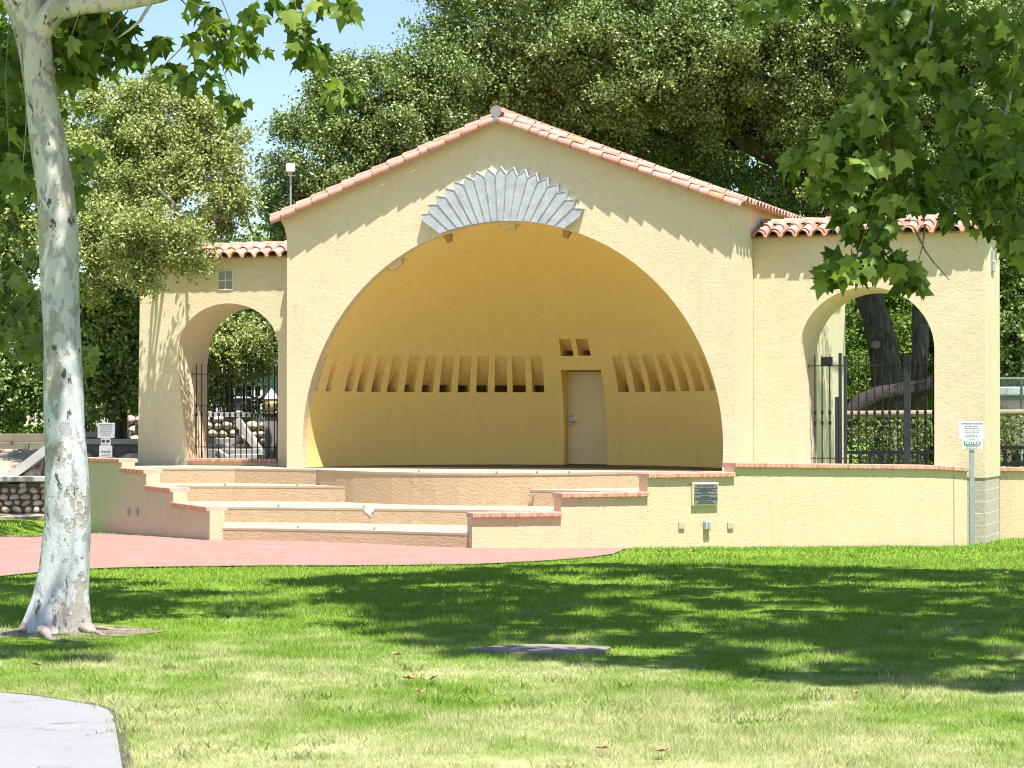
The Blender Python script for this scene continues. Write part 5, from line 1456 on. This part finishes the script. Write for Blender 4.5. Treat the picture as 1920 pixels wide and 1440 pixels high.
# roots
m = MB()
for (pp, r) in (([(140, 1172), (190, 1178), (240, 1180), (285, 1176)], .035), ([(150, 1180), (200, 1190), (262, 1187)], .03), ([(60, 1180), (20, 1186), (-20, 1184)], .05), ([(80, 1192), (110, 1200), (180, 1197)], .025), ([(150, 1176), (210, 1174), (258, 1172)], .022)):
    pt = [onw(x, y, .27) for x, y in pp]; pt = resample(pt, 12); pt = [p + Vector((.03 * pnoise(p * 5), .05 * pnoise(p * 4 + Vector((3, 0, 0))), .035 * max(0, 1 - i / 3) + .018 * pnoise(p * 6) - .03 * (i / 11) ** 2)) for i, p in enumerate(pt)]
    m.tube(pt, [r * (1.5 * max(0, 1 - i / 4) + .85 - .55 * i / 11) for i in range(12)], 8, True, .45, r * 99, 7)
m.build('roots', M['root'], SY, world=True)

# right sycamore: trunk out of frame, canopy shades the lawn, boughs dip into view
SR2 = empty('sycamore_tree', (8.2, 19.5, .24)); tag(SR2, 'sycamore reaching in from the right with leafy boughs hanging before the right wing', 'tree', 'sycamore trees on the lawn')
m = MB(); m.tube(resample([(8.2, 19.5, .1), (8.0, 19.5, 3), (7.7, 19.4, 6), (7.2, 19.3, 8.5)], 14), [.36, .33, .31, .3, .29, .28, .27, .26, .25, .24, .23, .22, .2, .18], 14, True, .12, 4); m.build('trunk', M['sycbark'], SR2, world=True)
YR = 18.6
bough = [Vector((7.3, 19.3, 8.2)), at(1820, -160, YR), at(1752, -10, YR), at(1745, 55, YR), at(1715, 190, YR), at(1665, 300, YR), at(1640, 400, YR), at(1630, 500, YR)]
m = MB(); m.tube(resample(bough, 22), [.09] * 2 + [.05] * 3 + [.032 - .0016 * i for i in range(17)], 7, True, .2, 2)
m.tube(resample([Vector((7.5, 19.3, 7)), at(1990, -100, YR), at(1915, 30, YR - .5), at(1890, 200, YR - .5), at(1850, 330, YR - .5), at(1880, 430, YR - .5)], 12), [.05 - .0036 * i for i in range(12)], 6, True, .2, 3)
m.build('limbs', M['sycbark'], SR2, world=True); m = MB(); m.tube(resample([at(1715, 190, YR), at(1600, 250, YR), at(1520, 310, YR)], 6), [.02, .017, .014, .011, .008, .006], 5)
for tw in (((1715, 430), (1740, 480), (1780, 525)), ((1735, 420), (1730, 460), (1722, 490)), ((1660, 300), (1640, 380), (1610, 470)), ((1700, 200), (1660, 330), (1600, 420))):
    m.tube(resample([at(x, y, YR - .2) for x, y in tw], 6), [.009, .008, .006, .005, .004, .003], 4)
m.build('twigs', M['twigbark'], SR2, world=True); m = MB(); limbs(m, (7.2, 19.3, 8.5), [(3.5, 22, 10), (0.5, 21.5, 10), (2.5, 14, 10), (5, 12, 9.5), (7, 24, 10.5), (9, 16, 10)], .15, 0, 9)
m.build('limbs', M['sycbark'], SR2, world=True)
rng = np.random.default_rng(72)
blobs = [(1700, 20, 75, 45, YR, .6, 62), (1730, 95, 80, 55, YR, .6, 70), (1650, 60, 50, 40, YR, .5, 24), (1780, 60, 40, 60, YR, .5, 26), (1680, 150, 75, 45, YR, .6, 66), (1740, 130, 70, 50, YR, .6, 40),
         (1640, 210, 80, 45, YR, .6, 70), (1610, 240, 60, 40, YR, .5, 40), (1680, 270, 70, 55, YR, .6, 64), (1560, 280, 62, 42, YR, .5, 46), (1500, 290, 34, 20, YR, .4, 12), (1540, 345, 30, 38, YR, .4, 16),
         (1620, 330, 72, 45, YR, .6, 62), (1680, 370, 58, 45, YR, .5, 44), (1600, 390, 44, 30, YR, .5, 24), (1630, 430, 48, 40, YR, .5, 38), (1590, 500, 58, 26, YR, .5, 44), (1660, 490, 60, 32, YR, .5, 42), (1555, 522, 26, 20, YR, .4, 12), (1720, 520, 26, 28, YR, .3, 16), (1722, 340, 40, 60, YR, .5, 26),
         (1890, 60, 60, 60, YR - .5, .5, 42), (1905, 150, 50, 60, YR - .5, .5, 40), (1860, 130, 34, 34, YR - .5, .4, 12), (1850, 250, 70, 45, YR - .5, .5, 56), (1890, 320, 60, 50, YR - .5, .5, 58), (1830, 330, 50, 34, YR - .5, .5, 32), (1860, 400, 50, 40, YR - .5, .5, 44), (1905, 450, 34, 34, YR - .5, .4, 22), (1800, 200, 40, 34, YR - .5, .5, 16), (1790, 310, 36, 30, YR, .5, 14), (1780, 395, 28, 20, YR, .4, 8), (1960, 300, 60, 200, YR - .5, .5, 80),
         (1400, 8, 26, 12, YR, .4, 9), (1450, 6, 24, 12, YR, .4, 8), (1490, 4, 20, 10, YR, .3, 6), (1570, 10, 30, 16, YR, .4, 10)]
blobs = [(a, b, c, d, e, f_, int(n_ * 1.05)) for a, b, c, d, e, f_, n_ in blobs]
P = blob_points(blobs, rng); V, at2 = syc_leaves(P, .172, rng); fast_mesh('leaves', V, 3, M['sycleaf'], SR2, at2, SR2.location)
polyR = [gp(540, 1086), gp(700, 1074), gp(900, 1066), gp(1150, 1058), gp(1500, 1064), gp(1750, 1068), gp(2100, 1070), gp(2300, 1200), gp(2100, 1300), gp(1900, 1292), gp(1620, 1290), gp(1440, 1272), gp(1380, 1252), gp(1200, 1246), gp(960, 1244), gp(850, 1226), gp(700, 1195), gp(590, 1180), gp(700, 1160), gp(720, 1140), gp(560, 1122), gp(680, 1108), gp(560, 1100)]
P = canopy(polyR, (8.6, 10.8), 520, 76, .42, rng); V, at2 = syc_leaves(P, .20, rng)
fast_mesh('canopy', V, 3, M['sycleaf'], SR2, at2, SR2.location)

# ------------------------------------------------------------------ lawn details
so_ = onw(1012, 1223, .24); Pq = [onw(x, y, .24) for x, y in ((880, 1224), (930, 1217), (1010, 1214.5), (1090, 1216), (1146, 1220), (1130, 1228), (1060, 1232), (960, 1231))]
m = MB(); m.prism([(p.x, p.y) for p in reversed(Pq)], .15, .272); o = m.build('stone_slab', M['slab'], None, (so_.x, so_.y, .24), world=True); tag(o, 'flat pinkish stone slab sunk in the shaded lawn', 'stone slab')
SLAB = [(p.x, p.y) for p in Pq]
# fallen leaves
fl = [(768, 1286, 'large brown fallen leaf on worn grass near the middle'), (745, 1240, 'brown fallen leaf just left of the stone slab'), (808, 1287, 'small tan fallen leaf beside the large brown one'), (790, 1312, 'small orange fallen leaf in front of the large brown one'), (205, 1192, 'orange fallen leaf lying at the sycamore roots'), (1238, 1042, 'tan fallen leaf on the bright grass by the low wall'), (1300, 1041, 'pale fallen leaf right of the plaza edge by the low wall'), (1130, 1420, 'pale round fallen leaf at the bottom of the lawn'), (1605, 1313, 'pale fallen leaf below the tree shade on the right'), (1240, 1426, 'tan fallen leaf at the bottom edge of the lawn'), (1683, 1084, 'tan fallen leaf in the upper part of the tree shade'), (1888, 1083, 'fallen leaf in the shade at the right edge'), (70, 1260, 'fallen leaf on grass above the concrete path')]
for i, (x, y, lab) in enumerate(fl):
    p = ong(x, y); rr = random.Random(i); s = rr.uniform(.07, .11); a0 = rr.uniform(0, 6)
    m = MB(); vs = []
    for (a, b) in LEAF: vs.append((a * s, (b - .4) * s, +.03 + .02 * rr.random() + abs(a) * s * .35))
    m.add([(0, 0, .03)] + vs, [(0, k + 1, (k + 1) % 12 + 1) for k in range(12)])
    o = m.build('fallen_leaf', M['deadleaf'], None, (p.x, p.y, p.z + .02)); o.rotation_euler = (0, 0, a0); tag(o, lab, 'leaf', 'fallen leaves on the lawn')

# grass blades
rng = np.random.default_rng(5)
def grass(zone, dens, h, w):
    x0, x1, y0, y1 = zone; n = int((x1 - x0) * (y1 - y0) * dens)
    P = np.stack([rng.uniform(x0, x1, n), rng.uniform(y0, y1, n)], 1)
    keep = np.abs(P[:, 0] / P[:, 1]) < .235
    P = P[keep]
    return P, h, w
VV, AA = [], []
DIRT2 = [(x, y) for x, y in DIRT]; PZ = [(p.x, p.y) for p in PLAZA]; PT = [(p.x, p.y) for p in PATH]
wall_x = [wp(x, wy(x)) for x in (885, 1050, 1215, 1380, 1560, 1743, 1813)]
RWp = [(p.x, p.y - .02) for p in wall_x] + [(8.25, 39.3), (9.2, 40.55), (12.5, 40.6), (12.5, 60), (-12, 60), (-12, 44), lp(1.2).to_tuple(), lp(0).to_tuple()]
def inpoly_np(P, poly):
    x, y = P[:, 0], P[:, 1]; c = np.zeros(len(P), bool); n = len(poly); j = n - 1
    for i in range(n):
        xi, yi = poly[i][:2]; xj, yj = poly[j][:2]
        if yi != yj:
            cond = ((yi > y) != (yj > y)) & (x < (xj - xi) * (y - yi) / (yj - yi) + xi); c ^= cond
        j = i
    return c
for zone, dens, h, w in (((-4, 4, 11.9, 16.5), 7200, .052, .0048), ((-5, 5, 16.5, 20), 4200, .052, .0062), ((-6, 6, 20, 25), 2100, .052, .0085), ((-8, 8, 25, 31), 1000, .05, .013), ((-10, 10, 31, 42), 420, .055, .022)):
    P, h, w = grass(zone, dens, h, w)
    bad = inpoly_np(P, PZ) | inpoly_np(P, PT) | (inpoly_np(P, SLAB) & (rng.random(len(P)) < .93)) | (rng.random(len(P)) < np.clip(1.25 - 1.05 * np.hypot((P[:, 0] - TB.x - .1) / .85, (P[:, 1] - TB.y + .1) / .62), 0, .96)) | inpoly_np(P, RWp)
    P = P[~bad]; n = len(P)
    thin = np.array([pnoise((p[0] * .9, p[1] * .9, 3.3)) for p in P]); P = P[(thin > -.42) | (rng.random(n) < .45)]; n = len(P)
    tall = 1 + .5 * np.array([pnoise((p[0] * 2.2, p[1] * 2.2, 7.7)) for p in P])
    z = np.array([g(p[0], p[1]) for p in P]) - .012
    B = np.column_stack([P, z]); a = rng.uniform(0, 2 * np.pi, n); lean = rng.normal(size=(n, 2)) * .028
    hh = h * rng.uniform(.55, 1.25, n) * tall * np.where(P[:, 1] < 18, .85, 1.0)
    sd = np.column_stack([np.cos(a), np.sin(a), np.zeros(n)]) * (w * rng.uniform(.7, 1.3, n))[:, None] * .5
    tip = B + np.column_stack([lean, hh])
    T = np.stack([B - sd, B + sd, tip], 1); VV.append(T.reshape(-1, 3)); AA.append(rng.random(n))
# weed clumps and tufts scattered through the worn turf
for _ in range(70):
    x, y = rng.uniform(-3.2, 3.6), rng.uniform(12.3, 17.5)
    if inpoly(x, y, PT): continue
    k_ = int(rng.integers(25, 90)); r_ = rng.uniform(.03, .12)
    B = np.column_stack([x + rng.normal(size=k_) * r_ * 1.5, y + rng.normal(size=k_) * r_, np.full(k_, .235)]); a = rng.uniform(0, 6.28, k_)
    sd = np.column_stack([np.cos(a), np.sin(a), np.zeros(k_)]) * (rng.uniform(.005, .011, k_))[:, None]
    tip = B + np.column_stack([rng.normal(size=k_) * .04, rng.normal(size=k_) * .04, rng.uniform(.03, .075, k_)])
    VV.append(np.stack([B - sd, B + sd, tip], 1).reshape(-1, 3)); AA.append(rng.uniform(-.6, .05, k_))
GR = fast_mesh('grass', np.concatenate(VV), 3, M['blade'], None, np.concatenate(AA)); tag(GR, 'short green lawn grass, worn yellowish toward the path', 'grass', None, 'stuff')
print('grass blades', sum(len(a) for a in AA))
